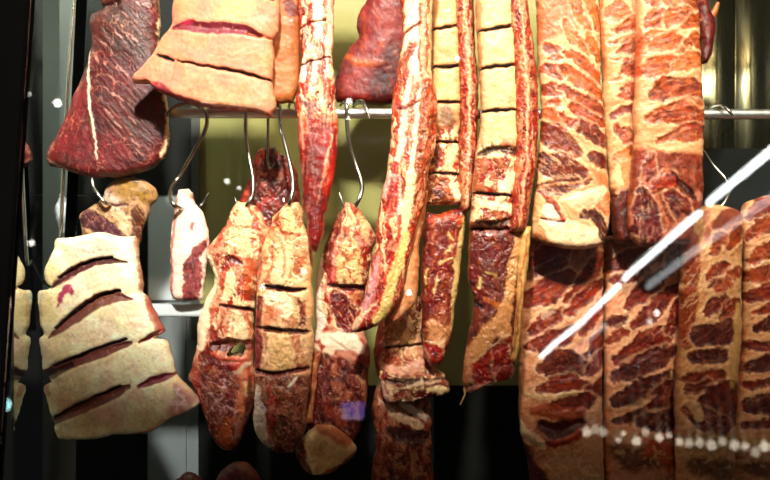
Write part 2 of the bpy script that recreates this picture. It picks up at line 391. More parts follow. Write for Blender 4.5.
# ------------------------------------------------------------------ left: dark slab
m = Meat('beef_slab', .07, .075,
  [88,-30, 98,-5, 102,4, 104,10, 98,13, 92,16, 90,24, 92,36, 92,48, 89,60, 82,78, 74,96, 67,117, 58,134, 49,149, 47,158, 50,166],
  [160,-30, 158,-5, 160,8, 161,20, 159,36, 160,50, 163,75, 167,98, 168,118, 170,135, 168,148, 164,158, 152,168],
  bot=[62,168, 76,174, 92,177, 108,178, 122,177, 138,173], seed=3, p=2.6, et=.03, eb=.05)
m.base((98,26,30), ((74,28,20), 16, .85), ((122,36,40), 12, .5))
m.d *= .45; m.S((78,38,22), 20, [120,22, 140,40], a=.7, soft=12); m.S((84,40,26), 16, [140,125, 128,108], a=.55, soft=12)
m.S((150,44,50), 15, [64,135, 95,150, 115,150], a=.5, soft=12); m.S((170,60,60), 9, [82,90, 74,120], a=.4, soft=8)
k_ = sstep(-12, 12, m.x-95); m.fibre(50, (168,84,78), .42, mask=k_, sp=1.1, ln=34, th=.14, r=.5); m.fibre(108, (168,84,78), .42, mask=1-k_, sp=1.1, ln=34, th=.14, r=.5); m.fibre(50, (62,18,16), .5, mask=k_, sp=1.6, ln=26, th=.1, r=.3)
for x, y, l in ((126,15,10),(118,35,9),(130,35,14),(112,78,12),(108,88,16),(118,95,13),(126,72,9),(135,140,12),(140,150,10),(98,60,6),(105,45,7),(132,118,10),(120,125,8),(110,112,12)):
    m.S((214,160,146), .55, [x,y, x+l*.7,y+l*.62], a=.75, r=.3)
m.S((232,206,178), [.6,1.0,1.6,1.2,.7], [91,50, 92,80, 93,105, 98,130, 102,160], r=1.0)
m.S((232,200,160), [.8,1.2,1.6], [161,20, 159,40, 165,95, 169,120, 168,145, 163,158], r=.5)
m.S((160,70,50), 1.6, [103,10, 118,7], a=.7); m.S(DD, 2, [104,9, 122,6], a=.8, r=-5)
m.S((206,150,130), 1.2, [48,160, 60,167, 80,174], a=.6); 
tag(m.build(), 'large dark red slab of lean beef with a thin white seam, hanging far left', 'meat')

# small fat-topped piece under it
m = Meat('fat_capped_trimming', .10, .06, [106,188, 103,197, 98,203, 88,209, 80,215, 81,226, 84,243], [148,182, 156,190, 157,199, 152,206, 148,217, 143,228, 141,243],
  top=[116,180, 130,177], seed=5, p=2.2)
m.base((176,134,92), ((150,110,56), 8, .7), ((200,140,120), 6, .4))
m.S((160,120,54), 8, [128,188, 148,194], a=.7, soft=5); m.mus((104,44,58), [9,10,8], [90,220, 104,226, 120,238], 60, fc=(190,140,150)); m.mus((110,58,44), [4,7], [140,208, 138,236], 70, fc=FW)
m.S((200,176,160), 4, [106,193, 120,203], a=.7, r=1, soft=3); m.S((226,178,140), 5, [118,212, 130,220, 128,226], a=.9, r=2); m.blot((90,60,60), 3.5, .3, .6)
m.slit(1, 3, [106,203, 118,206, 130,205], (110,70,60))
tag(m.build(), 'small trimming with yellow fat top and purple cut side, hooked under the dark slab', 'meat')

# big pale belly slab with slashes
m = Meat('fat_slab', .0, .085,
  [57,238, 56,248, 50,260, 46,272, 49,283, 53,287, 47,290, 40,292, 41,310, 42,325, 45,334, 41,340, 43,355, 45,370, 50,377, 53,381, 46,386, 49,400, 54,418, 57,424, 56,428, 61,439],
  [136,236, 138,246, 139,262, 143,280, 142,292, 148,297, 152,308, 158,318, 164,331, 156,338, 167,341, 172,356, 177,374, 186,385, 197,397, 199,404, 190,410],
  bot=[78,439, 100,437, 118,433, 140,432, 152,431, 164,422, 175,416], top=[80,236, 100,232, 118,236], seed=8, p=3.6, et=.03, eb=.03, mat=M_DRY)
m.base((246,224,182), ((248,230,200), 18, .6), ((230,186,158), 14, .45), ((218,190,126), 22, .35))
m.S((232,200,186), 12, [90,246, 118,244], a=.6, soft=9); m.S((222,190,118), 9, [56,270, 54,310], a=.5, soft=8); m.S((232,180,150), 9, [62,400, 100,410, 120,418], a=.55, soft=8)
m.blot((150,90,110), 3.2, .34, .55, mask=m.region([104,252, 118,246], 9))
m.S((176,40,88), [1,3,4,2], [63,306, 66,294, 72,288, 78,292], a=.95, r=.5); m.S((196,70,110), 1, [67,296, 76,286], a=.7)
m.S((142,60,66), [2,5,5,2], [58,284, 74,274, 88,266, 106,260], a=.9, r=-2); m.blot((216,170,170), 3, .1, .7, mask=m.region([66,278, 100,262], 4))
m.slit([1,3,3.8,.8], 7, [56,287, 66,279, 82,270, 98,262, 118,260, 131,262], (92,40,40))
m.slit([1,5.2,7,7,6.2,1], 8, [54,336, 72,322, 90,308, 102,300, 118,295, 136,298], (126,70,56))
m.slit([3,4.6,5.8,5,1], 9, [42,375, 62,366, 84,358, 108,349, 124,344, 136,341], (128,66,58)); m.slit([1,2.4,2], 11, [143,341, 152,336, 164,330], (150,76,66))
m.slit([2.6,4,4.4,4,3], 12, [44,377, 56,373, 75,364], (70,30,30), cw=.8)
m.slit([2.4,4.8,6,5.2,2], 9, [52,423, 76,410, 100,399, 120,390, 133,384], (142,80,70)); m.slit([2,3.8,3.6,1], 6, [143,384, 155,379, 168,375, 177,373], (140,54,62))
m.S((176,92,66), 2.2, [138,238, 141,262, 144,284, 150,300, 163,328], a=.75)
for o_ in ([60,327, 76,314, 92,302, 106,294, 124,290], [58,364, 82,355, 106,345, 130,338], [58,416, 76,405, 100,394, 124,384], [64,277, 82,266, 98,259, 116,257]): m.slit(1.1, 15, o_, (70,34,28), lip=1.4)  # shadow under each slash's upper edge, put into dark colour and extra depth
m.S((200,150,90), 2, [45,300, 44,330], a=.5)
m.S((176,76,66), [2,4,4], [148,294, 156,316, 162,328], a=.7); m.S((180,76,92), [3,8,9], [178,384, 188,398, 180,408], a=.7, soft=4); m.blot((236,200,196), 5, .05, .7, mask=m.region([180,396, 190,402], 12))
m.S((196,110,90), 1.5, [66,440, 100,438, 140,432, 170,418], a=.6); m.blot((206,150,120), 2.6, .42, .5, seed=4)
m.S((200,90,80), 3, [50,386, 52,392], a=.6)
tag(m.build(back=D_), 'big creamy fat slab with five dark diagonal slashes, at lower left', 'meat')

# top centre-left: warm fat slab with cuts
m = Meat('brisket_slab', -.05, .07,
  [176,-30, 175,-8, 173,12, 172,26, 162,40, 152,56, 142,68, 133,78, 135,84],
  [278,-30, 279,-8, 280,14, 279,30, 274,42, 275,62, 273,80, 275,96, 276,108, 271,117],
  bot=[150,84, 160,92, 176,99, 196,105, 216,109, 236,111, 256,113], seed=12, p=3.4, et=.03, eb=.05, mat=M_DRY)
m.base((204,132,100), ((210,114,94), 16, .6), ((206,138,94), 20, .5)); m.d *= .6
m.S((214,176,110), 8, [245,10, 230,14], a=.6, soft=6); m.blot((166,140,80), 3, .3, .5, mask=m.region([240,12, 254,8], 6))
m.slit([2,5.4,5.8,5.4,4.8,2], 7, [176,30, 192,28, 210,31, 230,31, 248,33, 262,38], (124,42,52)); m.S((190,60,84), 2.5, [184,26, 194,24], a=.7)
m.slit([.8,1.8,1], 10, [160,57, 168,60, 176,63]); m.slit([.7,.9,1.2,1.4,.8], 12, [180,63, 200,67, 225,71, 250,76, 272,82], (70,26,20))
m.S((196,130,90), .7, [178,64, 175,74, 173,80], a=.8, r=-1.5); m.slit([1.4,1], 8, [250,36, 275,41], (150,70,40))
for a in ([192,98, 206,80], [206,104, 222,84], [220,60, 250,48], [232,62, 262,52]): m.S((206,140,100), .7, a, a=.5, r=-1.0)
m.S((150,46,58), [1.5,4,4.5,3.5,3], [147,84, 160,87, 176,99, 200,107, 226,110], a=.95, r=-1); m.S((176,60,60), [3,2.5,2.5], [225,111, 250,113, 268,117], a=.95)
m.S((236,190,170), 1, [205,104, 240,108, 268,112], a=.7, r=.6); m.slit([1,3], 9, [256,-3, 274,1], (140,50,34)); m.blot((220,150,110), 2.5, .42, .45, seed=2)
tag(m.build(back=R_), 'warm orange-tinted fat slab with three long cuts, hanging in front of the rail at top', 'meat')

m = Meat('smooth_fat_panel', .02, .05, [262,-30, 262,0, 262,40, 262,80, 266,104], [303,-30, 301,0, 300,30, 300,60, 299,85, 294,103], seed=14, p=3, mat=M_DRY, et=.03)
m.base((178,104,62), ((190,116,72), 14, .6), ((160,84,50), 10, .4)); m.S((120,40,24), 6, [290,6, 293,14], a=.9, r=-2); m.S(D_, 1.4, [294,24], a=.8)
m.S((176,96,64), 1.3, [300,0, 300,60, 297,100], a=.7)
tag(m.build(back=R_), 'smooth plain orange fat panel tucked behind the three-cut slab', 'meat')

# lean-and-fat strip in front of the rail
m = Meat('marbled_strip', -.06, .05,
  [297,-30, 297,0, 299,22, 300,46, 301,64, 298,84, 296,102, 297,122, 298,140, 300,160, 302,185, 303,205, 307,225, 309,248],
  [336,-30, 334,0, 334,20, 333,45, 333,62, 335,85, 336,105, 338,125, 338,145, 336,162, 333,180, 329,200, 325,218, 324,232, 316,252],
  seed=17, p=2.3, eb=.05, et=.03)
m.base((168,42,28), ((190,62,42), 10, .7), (D_, 12, .4))
m.S((240,206,176), [5,6,4,3], [318,-20, 320,20, 318,60, 312,95], a=.95, r=1.5); m.S((236,196,166), [5,4], [330,-20, 329,30, 330,75], a=.85, r=1); m.S((240,210,180), [2,4,3], [305,20, 308,50, 303,80], a=.9, r=1)
m.S((196,50,40), [2,2.5,1.5], [326,-5, 326,30, 325,52], a=.8); m.S((232,170,150), [2,4,5,3], [300,96, 312,108, 326,102], a=.7, r=1.5)
m.ragged(1-sstep(-10,10,m.y-120), .6, ax=.6, ay=3.2); m.S((176,40,36), [3,5,3], [320,70, 328,84, 326,98], a=.7)
m.fibre(92, (232,180,160), .4, sp=1.7, ln=16); m.S(FP, [1,1.2,.8], [332,135, 326,170, 318,205], a=.9, r=.8); m.S(FP, 1, [302,118, 304,150], a=.7)
m.S((92,22,20), [10,13,10], [314,150, 314,185, 314,225], a=.6, soft=5); m.S((120,28,24), 5, [318,228, 315,246], a=.8); m.S((90,30,36), [2,4,2], [302,103, 310,108, 316,104], a=.7, r=-1.5)
m.slit(.7, 5, [300,30, 312,24, 326,22], (120,34,26)); m.slit(.7, 5, [300,66, 316,62, 330,58], (120,34,26)); m.blot((60,16,14), 5, .5, .4)
tag(m.build(), 'narrow red strip with white streaks hanging over the rail, left of the olive gap', 'meat')

m = Meat('lean_shoulder', .22, .08, [374,-30, 368,-2, 360,12, 357,26, 358,38, 349,50, 342,62, 336,76, 334,92, 337,102], [414,-30, 414,0, 414,40, 414,80, 404,102], bot=[356,104, 380,105],
  seed=19, p=2.2)
m.mat = M_DRY; m.base((124,32,18), ((100,24,14), 12, .7), ((150,56,32), 9, .4)); m.S((190,96,56), [2,4,3], [345,58, 362,66, 384,64], a=.75, r=1.5, soft=3); m.S((190,80,60), .8, [374,14, 380,30, 382,50], a=.6); m.S((190,80,60), .8, [362,14, 366,26, 364,48], a=.6)
m.S(DD, [10,12], [396,52, 382,92], a=.7, soft=8); m.blot((170,70,40), 7, .35, .4); m.fibre(70, (190,90,60), .25)
tag(m.build(), 'dark red lean shoulder piece hanging behind the rail at top centre', 'meat')

# small white-and-red piece
m = Meat('fat_edged_piece', .08, .05, [178,190, 176,200, 174,214, 171,232, 170,250, 171,270, 170,286, 173,299], [188,188, 193,194, 196,204, 203,214, 208,228, 209,240, 208,258, 206,275, 203,300],
  bot=[182,301, 194,301], seed=22, p=2.2)
m.base((236,208,190), ((230,180,160), 8, .5)); m.mus((146,48,52), [1,5,8,9,7], [207,238, 199,252, 194,268, 193,284, 191,302], 100, fc=(200,120,120)); m.S((190,60,64), 1.6, [194,225, 195,228], a=.9)
m.S((190,80,70), [1,1.5,1.4], [178,200, 174,240, 172,296], a=.8); m.S((214,150,110), 3, [185,192, 194,198], a=.6); m.S((120,50,50), 1.5, [193,197, 198,204], a=.6, r=-2)
tag(m.build(), 'small piece, white fat on top and red below, hanging alone on the leftmost wire hook', 'meat')

# dark lump behind
m = Meat('dark_trimming', .17, .07, [264,148, 256,155, 252,165, 249,180, 243,192, 239,205, 241,222, 246,240], [274,146, 280,154, 290,158, 296,170, 299,188, 299,206, 298,222, 294,240], seed=24, p=2.1, jit=2.2)
m.base((96,20,18), ((126,32,26), 9, .7), ((56,12,12), 11, .6)); m.ragged(1, .3, cream=(170,80,60)); m.S((190,70,56), [3,4,2], [257,158, 250,185, 243,205], a=.8); m.S((196,120,100), 3, [284,172, 280,180], a=.7); m.blot((180,80,70), 5, .2, .6); m.S((206,90,60), 2, [262,152, 268,164], a=.7)
m.S((50,10,12), 7, [285,195, 278,185], a=.6, soft=4)
tag(m.build(), 'dark red ragged lump hanging behind the two hooked chunks right of centre-left', 'meat')

# ------------------------------------------------------------------ hooked chunks
m = Meat('hooked_rib_chunk', .06, .07,
  [238,201, 232,210, 226,224, 218,236, 208,248, 207,256, 213,270, 214,282, 208,296, 201,312, 197,328, 197,345, 193,362, 189,378, 194,388, 199,402, 206,418, 212,436, 218,446],
  [250,203, 258,208, 264,220, 272,232, 270,246, 262,262, 258,282, 256,300, 254,320, 254,345, 254,365, 255,385, 254,400, 249,418, 244,434, 240,444], bot=[226,449, 234,449],
  seed=27, p=2.3, et=.05, eb=.05)
m.base((206,120,92), ((176,60,46), 9, .7), (FW, 8, .5))
m.ragged(m.region([240,215, 236,270, 232,330], 26, 6), .75)
m.S((228,190,140), [4,7,8,7], [244,206, 246,220, 244,236, 246,250], a=.9, r=2); m.S((196,110,76), 1, [228,228, 246,226, 266,232], a=.7, r=-1.5); m.S((190,60,44), [1,3,2], [230,212, 222,236, 216,246], a=.8); m.S((220,160,120), [2,3], [256,210, 268,232], a=.7, r=1); m.S((170,60,40), 1, [252,208, 266,228], a=.8)
m.S((236,206,170), [2,4,5,6,7,5], [208,252, 214,266, 213,285, 206,305, 204,322, 202,345], a=.95, r=1); m.S(D_, [1,3.5,2], [228,256, 234,258, 242,262], a=.95, r=-4)
m.S((178,50,40), [3,4,3], [226,264, 224,282, 230,298], a=.8); m.S((232,200,150), [4,5,4], [232,272, 232,286, 228,298], a=.85, r=1.5); m.S((196,90,56), [5,5], [252,262, 250,290], a=.6); m.blot((214,86,50), 4, .3, .7, mask=m.region([250,262, 250,300], 8))
m.slit([1,2,2.2,1.4], 12, [222,304, 234,306, 246,308, 258,311], (110,34,30))
m.S((230,196,150), [6,9,9], [238,316, 240,326, 240,334], a=.85, r=1.5); m.S((190,90,60), .9, [236,314, 234,334], a=.6); m.S((198,90,60), 2, [250,314, 250,334], a=.5)
m.mus((160,42,48), [3,6,7], [214,328, 218,340, 208,356], 70)
m.slit([4,7,7,5], 9, [216,344, 230,343, 250,344], (100,30,26), cw=.9); m.S((210,90,70), 2, [214,352, 220,356, 232,358, 250,358], a=.9, r=3); m.S((196,56,40), [3,3.5,2], [214,362, 232,366, 250,362], a=.95, r=2); m.S((236,196,160), [1.4,2], [228,372, 238,370, 250,362], a=.85, r=1)
m.hole([2.5,4.2,5,4], [231,353, 236,350, 241,347, 243,350])
low = m.region([215,380, 222,410, 228,432], 24, 6)
m.mix((118,36,36), low*.85); m.ragged(low, .45, red=(140,40,30), cream=(206,130,100)); m.fibre(62, (206,150,150), .45, mask=low); m.blot((84,30,40), 8, .1, .55, mask=low); m.S((200,90,80), [3,4,3], [196,372, 198,386, 208,412], a=.6)
m.S((206,120,80), [3,4,3], [243,384, 240,402, 243,412], a=.7, r=1); m.S((40,12,10), [2,3,2], [252,376, 250,400, 246,416], a=.7); m.S((206,100,60), [5,9,7], [230,420, 226,432, 226,442], a=.8, r=1, soft=4); m.S((236,190,130), [1.5,2.4], [218,446, 228,448], a=.8)
m.S((214,180,170), .5, [206,382, 222,402, 238,410], a=.6); m.S((214,180,170), .5, [226,376, 224,396, 208,412], a=.6); tag(m.build(), 'hooked chunk with a see-through hole between fat ribs and purple tip, left of centre', 'meat')

m = Meat('hooked_chop_chunk', -.01, .065,
  [288,203, 281,209, 274,217, 270,228, 264,244, 259,262, 257,285, 257,305, 255,325, 255,350, 254,372, 255,392, 253,412, 254,428, 262,442, 270,447],
  [298,202, 303,210, 304,222, 310,236, 313,250, 313,268, 312,285, 314,305, 312,325, 314,345, 312,365, 311,385, 307,405, 306,425, 300,442, 292,453],
  bot=[280,452], seed=30, p=2.4, et=.05)
m.base((224,170,116), (FW, 8, .6), ((190,84,56), 9, .45))
m.ragged(m.region([286,230, 284,300, 284,350], 26, 5), .55)
m.S((226,180,120), [4,6], [290,212, 292,230], a=.8, r=1); m.S(R_, [1,2,2], [282,212, 276,222, 284,232, 300,236], a=.8); m.S((236,200,150), [5,8,8], [288,250, 284,265, 280,278], a=.8, r=1.5); m.S((190,76,50), [1,1.6], [276,240, 274,262, 268,280], a=.7); m.S((200,100,60), 3, [304,246, 305,262], a=.6)
m.S((170,90,56), 1, [283,244, 286,256, 284,276], a=.7, r=-1)
m.slit([1.4,2.6,2.6,1.6], 13, [262,286, 276,287, 290,289, 306,289], (90,34,26)); m.slit([1.4,2.8,2.8,1.8], 13, [258,327, 272,328, 288,330, 310,331], (100,50,34))
m.S((240,214,176), [8,9,8], [272,298, 284,302, 286,308], a=.8, r=1.5); m.S((200,80,50), [3,5,3], [272,308, 268,320, 280,312], a=.6, soft=3); m.S((120,50,40), [2,3,2], [300,298, 304,314, 302,324], a=.85, r=-2); m.S((214,160,110), [2,3,3], [309,250, 310,300, 312,350], a=.85, r=1)
m.mus((150,46,52), [2,4,5,3], [260,300, 259,330, 258,360, 258,370], 90, fc=(200,120,120)); m.S((190,70,70), 2, [262,262, 258,290], a=.7)
m.S((230,180,120), [9,12,12], [284,340, 284,352, 282,362], a=.7, r=1.5); m.S((190,100,70), 1, [300,336, 298,366], a=.6, r=-1)
m.slit([2,2.6,2.6,2], 11, [258,370, 274,373, 290,370, 308,367], (110,34,30)); low = 1-sstep(-2, 2, 374-m.y); m.mix((124,38,36), low*.85); m.ragged(low, .6, red=(120,26,22), cream=(196,110,84)); m.fibre(88, (196,120,100), .3, mask=low)
m.S((238,210,190), [3,6,7,5], [258,386, 260,408, 262,430, 270,440], a=.92, r=1); m.S((120,80,110), 4, [262,398, 264,406], a=.4, soft=3); m.S((196,60,56), [2,3,3], [270,382, 274,408, 272,438], a=.7); m.S((240,220,190), [1,2,1], [289,386, 295,380, 299,375], a=.9, r=2)
m.S((186,130,90), 3, [282,424, 276,434], a=.4); m.blot((196,140,110), 3.2, .28, .6, mask=low)
tag(m.build(), 'hooked chunk cut into three fat-faced blocks, second of the hooked row', 'meat')

root = empty('hooked_shank_chunk', 0, 0, 0, 'hooked chunk with pale cut end at its bottom, below the hook in the olive gap', 'meat')
m = Meat('meat_body', .06, .075,
  [345,202, 339,212, 332,226, 327,240, 322,254, 318,270, 316,288, 316,305, 317,320, 315,338, 312,355, 310,375, 306,395, 306,415, 308,436],
  [351,202, 358,208, 364,216, 371,226, 376,238, 373,252, 369,272, 366,292, 362,312, 364,330, 368,342, 370,358, 368,375, 367,395, 365,412, 360,430, 350,446], seed=33, p=2.3, et=.04, eb=.05)
m.base((184,84,66), ((150,44,40), 10, .7), (FP, 9, .5))
m.ragged(m.region([350,220, 345,300], 30, 5), .7)
m.mus((140,48,42), [3,6,5], [344,208, 333,232, 326,256], 105, a=.85); m.S((226,180,130), [1.5,3,2], [350,208, 353,222, 352,236], a=.9, r=2); m.S((214,160,110), [2,4,3], [358,214, 366,228, 368,240], a=.8, r=1); m.S((190,60,50), 1.6, [345,228, 360,234], a=.7)
m.S((214,170,116), [8,13,12], [350,246, 350,262, 350,278], a=.92, r=2.5); m.blot((160,60,40), 5, .2, .75, mask=m.region([352,250, 354,280], 12)); m.S((140,40,40), [2,3,3], [334,238, 330,262, 330,284], a=.8); m.S((214,110,96), 1, [336,240, 334,280], a=.8, r=.8)
m.S((236,206,186), [2,3,4,6,5], [322,256, 318,282, 318,300, 320,322, 316,334], a=.95, r=1)
m.slit([1,3,3,2.4], 14, [330,285, 344,287, 356,287, 370,288], (90,26,22)); m.mus((130,34,38), [5,11,12,8], [336,294, 342,306, 348,318, 350,328], 60); m.S((206,130,90), 4, [358,294, 352,298], a=.6)
m.S((238,214,184), [6,9,8,4], [326,338, 338,340, 352,340, 362,348], a=.95, r=1.5); m.S((190,100,80), .8, [330,336, 350,348, 362,360], a=.6); m.S((236,206,170), [4,5,5], [316,346, 322,360, 330,350], a=.8)
low = 1-sstep(-3, 3, 356-m.y+.3*(m.x-340)); m.mix((120,40,38), low*.9); m.ragged(low, .55, red=(110,24,22), cream=(206,120,90), ay=3); m.fibre(105, (200,140,120), .35, mask=low, sp=1.9, ln=16); m.blot((74,22,20), 8, .1, .6, mask=low); m.S((206,150,110), 2.5, [360,376, 364,382], a=.7, r=1.5)
m.S((186,76,50), [5,6], [330,408, 344,418], a=.6, soft=4)
b = m.build(root)
m = Meat('fat_strap', .022, .022, [313,356, 309,372, 306,390, 303,405, 301,416, 304,424], [322,350, 318,372, 316,392, 314,408, 313,424], seed=34, p=2.2)
m.base((176,92,62), ((206,140,96), 7, .6)); m.fibre(98, (120,40,30), .4); b2 = m.build(root)
m = Meat('cut_end', .03, .075, [318,424, 306,434, 298,444, 296,452, 299,462, 304,470, 312,474], [332,424, 344,432, 352,440, 357,447, 356,453, 346,462, 334,470], bot=[322,473], seed=35, p=2.2, mat=M_WET)
m.base((222,182,132), ((180,120,76), 8, .6), ((214,184,130), 6, .5)); m.mus((150,56,50), [4,6,5], [302,444, 302,458, 308,470], 80, fc=FP); m.S((226,204,150), [1,1.4,1], [313,432, 309,446, 314,468], a=.8, r=1); m.S((160,60,44), [2,2.5,2], [356,452, 340,464, 322,472], a=.85)
m.S((186,90,56), [4,6,4], [320,426, 336,432, 350,440], a=.8, soft=3); b3 = m.build(root); tag(b2, 'flat tan fat strap'); tag(b3, 'pale tan cut end with red rim')
# ------------------------------------------------------------------ long strips in the middle
root = empty('curling_flank_strip', 0, 0, 0, 'long red and white strip curling left to a pale pointed tip, beside olive gap', 'meat')
m = Meat('streaky_flank', -.08, .055,
  [401,-30, 400,0, 402,20, 403,40, 399,60, 396,80, 393,98, 391,115, 391,135, 389,155, 385,180, 381,200, 377,225, 375,245, 370,265, 366,285, 363,300, 355,318, 351,328, 352,333],
  [437,-30, 433,0, 431,30, 431,55, 433,80, 437,100, 437,125, 435,145, 430,165, 427,185, 424,205, 418,222, 412,245, 407,265, 404,285, 398,302, 388,316, 376,326],
  bot=[362,332], seed=41, p=2.4, et=.03, eb=.04)
m.base((178,58,38), ((200,84,54), 9, .6), ((150,36,28), 10, .5))
m.ragged(1., .65, ax=.6, ay=3.4); m.S((240,204,164), [6,7,7,6,4], [412,-20, 412,20, 410,45, 412,62, 416,80], a=.9, r=1.5); m.S((226,150,116), [2,3,2], [424,-10, 423,40, 424,80], a=.8); m.S((236,190,140), [1.5,2.5], [431,-10, 431,55, 430,75], a=.8)
m.slit(.8, 6, [402,37, 412,30, 420,26], (130,40,28)); m.S((150,58,42), [2,5,4], [404,66, 408,56, 412,48], a=.85, r=-1); m.S((150,60,44), [3,5,3], [400,82, 402,66, 412,52], a=.6)
m.S((240,196,164), [3,4,5,4,3], [414,70, 410,90, 406,115, 402,140, 396,165], a=.9, r=1.5); m.S((240,200,170), [2,3,3,2], [420,92, 416,125, 415,150, 410,172], a=.9, r=1.2); m.S((190,56,52), [1.5,2,1.5], [413,78, 409,120, 405,165], a=.8)
m.mus((170,70,46), [5,9,9,6], [427,85, 428,110, 426,150, 418,215], 95, fib=.35); m.S((150,50,60), [3,4,3], [396,106, 406,110, 414,104], a=.6, r=-1.5); m.slit(.7,4,[397,111, 408,109, 418,103], (110,30,34))
m.S((170,36,44), [3,4,3], [396,164, 393,180, 389,205], a=.9); m.S((222,160,150), [1.5,3,2], [400,178, 390,176, 384,196], a=.7); m.S((236,180,160), [1,2,1], [398,185, 401,205, 397,222], a=.8)
m.S((238,206,150), [3,4,6,5], [412,170, 407,200, 403,225, 398,238], a=.95, r=2)
m.S((196,52,44), [2,3,3,3,2], [400,215, 397,245, 386,285, 372,312, 358,328], a=.9, r=.8); m.S((220,150,150), [2,3,4,3], [378,258, 376,272, 371,290, 366,306], a=.75, soft=3); m.S((238,190,150), [1,2,4,3], [377,300, 366,312, 358,322, 354,328], a=.9, r=1.5)
m.S((228,190,116), [3,5,5,6,4], [406,235, 400,258, 392,280, 386,302, 376,322], a=.95, r=2.2); m.S((210,120,80), .8, [402,236, 396,262, 386,292], a=.6); m.fibre(100, FW, .25)
m.build(root)
m = Meat('fat_lip', -.045, .05, [412,190, 408,215, 406,240, 402,262, 399,282, 392,300, 385,316, 384,326], [428,190, 426,215, 420,240, 419,262, 418,282, 416,300, 408,312, 397,322], seed=42, p=2.2, mat=M_DRY)
m.base((206,132,88), ((220,160,116), 8, .6)); m.S((226,190,140), [1,2,2], [414,195, 410,240, 403,272], a=.8, r=1); m.S((176,86,64), [2,4,3], [402,296, 396,308, 392,318], a=.7); m.fibre(100, (170,70,46), .35)
m.build(root)

def rib_strip(name, label, Y, L, R, seed, band_from, slits, lump, paint, bandL, bandR, tail=None):
    root = empty(name, 0, 0, 0, label, 'meat')
    m = Meat('scored_fat_face', Y, .07, L, R, seed=seed, p=3.2, et=.02, eb=.03)
    paint(m); m.build(root)
    m = Meat('lean_band', Y-.012, .068, bandL, bandR, seed=seed+1, p=2.2, et=.02, eb=.03)
    m.base((160,54,34), ((184,80,52), 8, .6), ((130,36,26), 10, .5)); m.ragged(1., .5, ax=.5, ay=4, cream=(224,150,106)); m.fibre(92, FW, .35, sp=1.8, ln=18)
    bx = spline(pairs(bandL), 9); cx = spline(pairs(bandR), 9); mid = (bx*.5+cx*.5)
    m.S((230,170,128), [1,1.5,1.2,.8], mid.ravel().tolist(), a=.75, r=1); m.S((120,26,20), 1.4, (cx-[1.5,0]).ravel().tolist(), a=.5)
    tag(m.build(root), 'reddish lean band with a pale streak')
    return root
def paint3(m):
    m.base((206,160,108), ((206,142,98), 10, .6)); m.S((226,160,110), [3,3], [434,-20, 434,60], a=.5)
    low = 1-sstep(-8, 12, 130-m.y); m.mix((160,64,40), low*.75); m.ragged(low, .85)
    m.slit([.8,1.4,.8], 10, [431,32, 445,30, 462,27]); m.slit([1.2,1.8,1.2], 12, [431,69, 446,69, 464,66])
    m.S((230,176,120), [8,9], [446,78, 446,96], a=.6); m.S((200,140,60), .8, [434,92, 446,82, 458,72], a=.6); m.slit([.8,1.4,.8], 10, [431,104, 445,104, 464,103])
    m.S((90,30,22), [7,8], [445,112, 448,122], a=.7, soft=5); m.slit([.8,1.2,.8], 10, [430,143, 445,143, 462,144])
    m.S((226,190,140), [3,6,5], [450,150, 450,158, 446,168], a=.8); m.S((96,36,26), [4,5], [436,150, 433,162], a=.7); m.slit([.7,1.1,.8], 9, [427,174, 445,174, 466,175])
    m.S((80,20,22), [3,5], [434,192, 440,196], a=.8); m.S((238,206,160), [3,4], [452,184, 458,196], a=.85, r=1)
root = rib_strip('scored_rib_strip', 'narrower hanging rib strip with pale square-cut fat blocks, touching the curling strip', .02,
  [431,-30, 431,0, 432,30, 432,68, 431,104, 429,143, 426,174, 424,206], [463,-30, 459,0, 460,30, 461,68, 461,104, 459,143, 461,174, 463,204], 44, 0, 0, 0, paint3,
  [455,-30, 454,0, 456,40, 458,80, 459,120, 458,160, 461,212], [476,-30, 474,0, 475,40, 478,80, 478,120, 477,160, 470,212])
m = Meat('lower_flap', .02, .06, [426,212, 422,232, 422,255, 421,280, 422,305, 421,325, 423,345, 425,358, 430,367], [467,208, 466,225, 464,245, 460,265, 459,285, 455,305, 454,320, 450,340, 446,352, 440,364], top=[438,214, 452,209], seed=46, p=2.5)
m.base((112,30,24), ((140,50,34), 9, .6)); m.ragged(1, .22, cream=(190,110,76), ay=2.6); m.fibre(92, (196,120,80), .35); m.S((200,80,50), [3,4], [428,220, 446,216, 460,220], a=.8, r=1); m.S((206,170,110), [2,3,4,3,2], [465,212, 461,240, 457,262, 455,290, 452,330], a=.85, r=1.2)
for a in ([427,268, 425,284], [437,276, 434,292], [444,252, 450,246], [440,262, 452,258], [448,232, 452,240]): m.S((214,170,110), 1.3, a, a=.85, r=1)
m.S((206,140,96), [8,9,6], [434,325, 438,338, 448,330], a=.85, r=1.5, soft=3); m.S((236,196,150), 2, [432,344, 444,340], a=.7); m.mus((190,40,34), [4,8,6], [428,346, 436,352, 434,362], 60, fib=.2); m.S((220,130,110), 1, [424,340, 428,366], a=.7)
m.build(root)

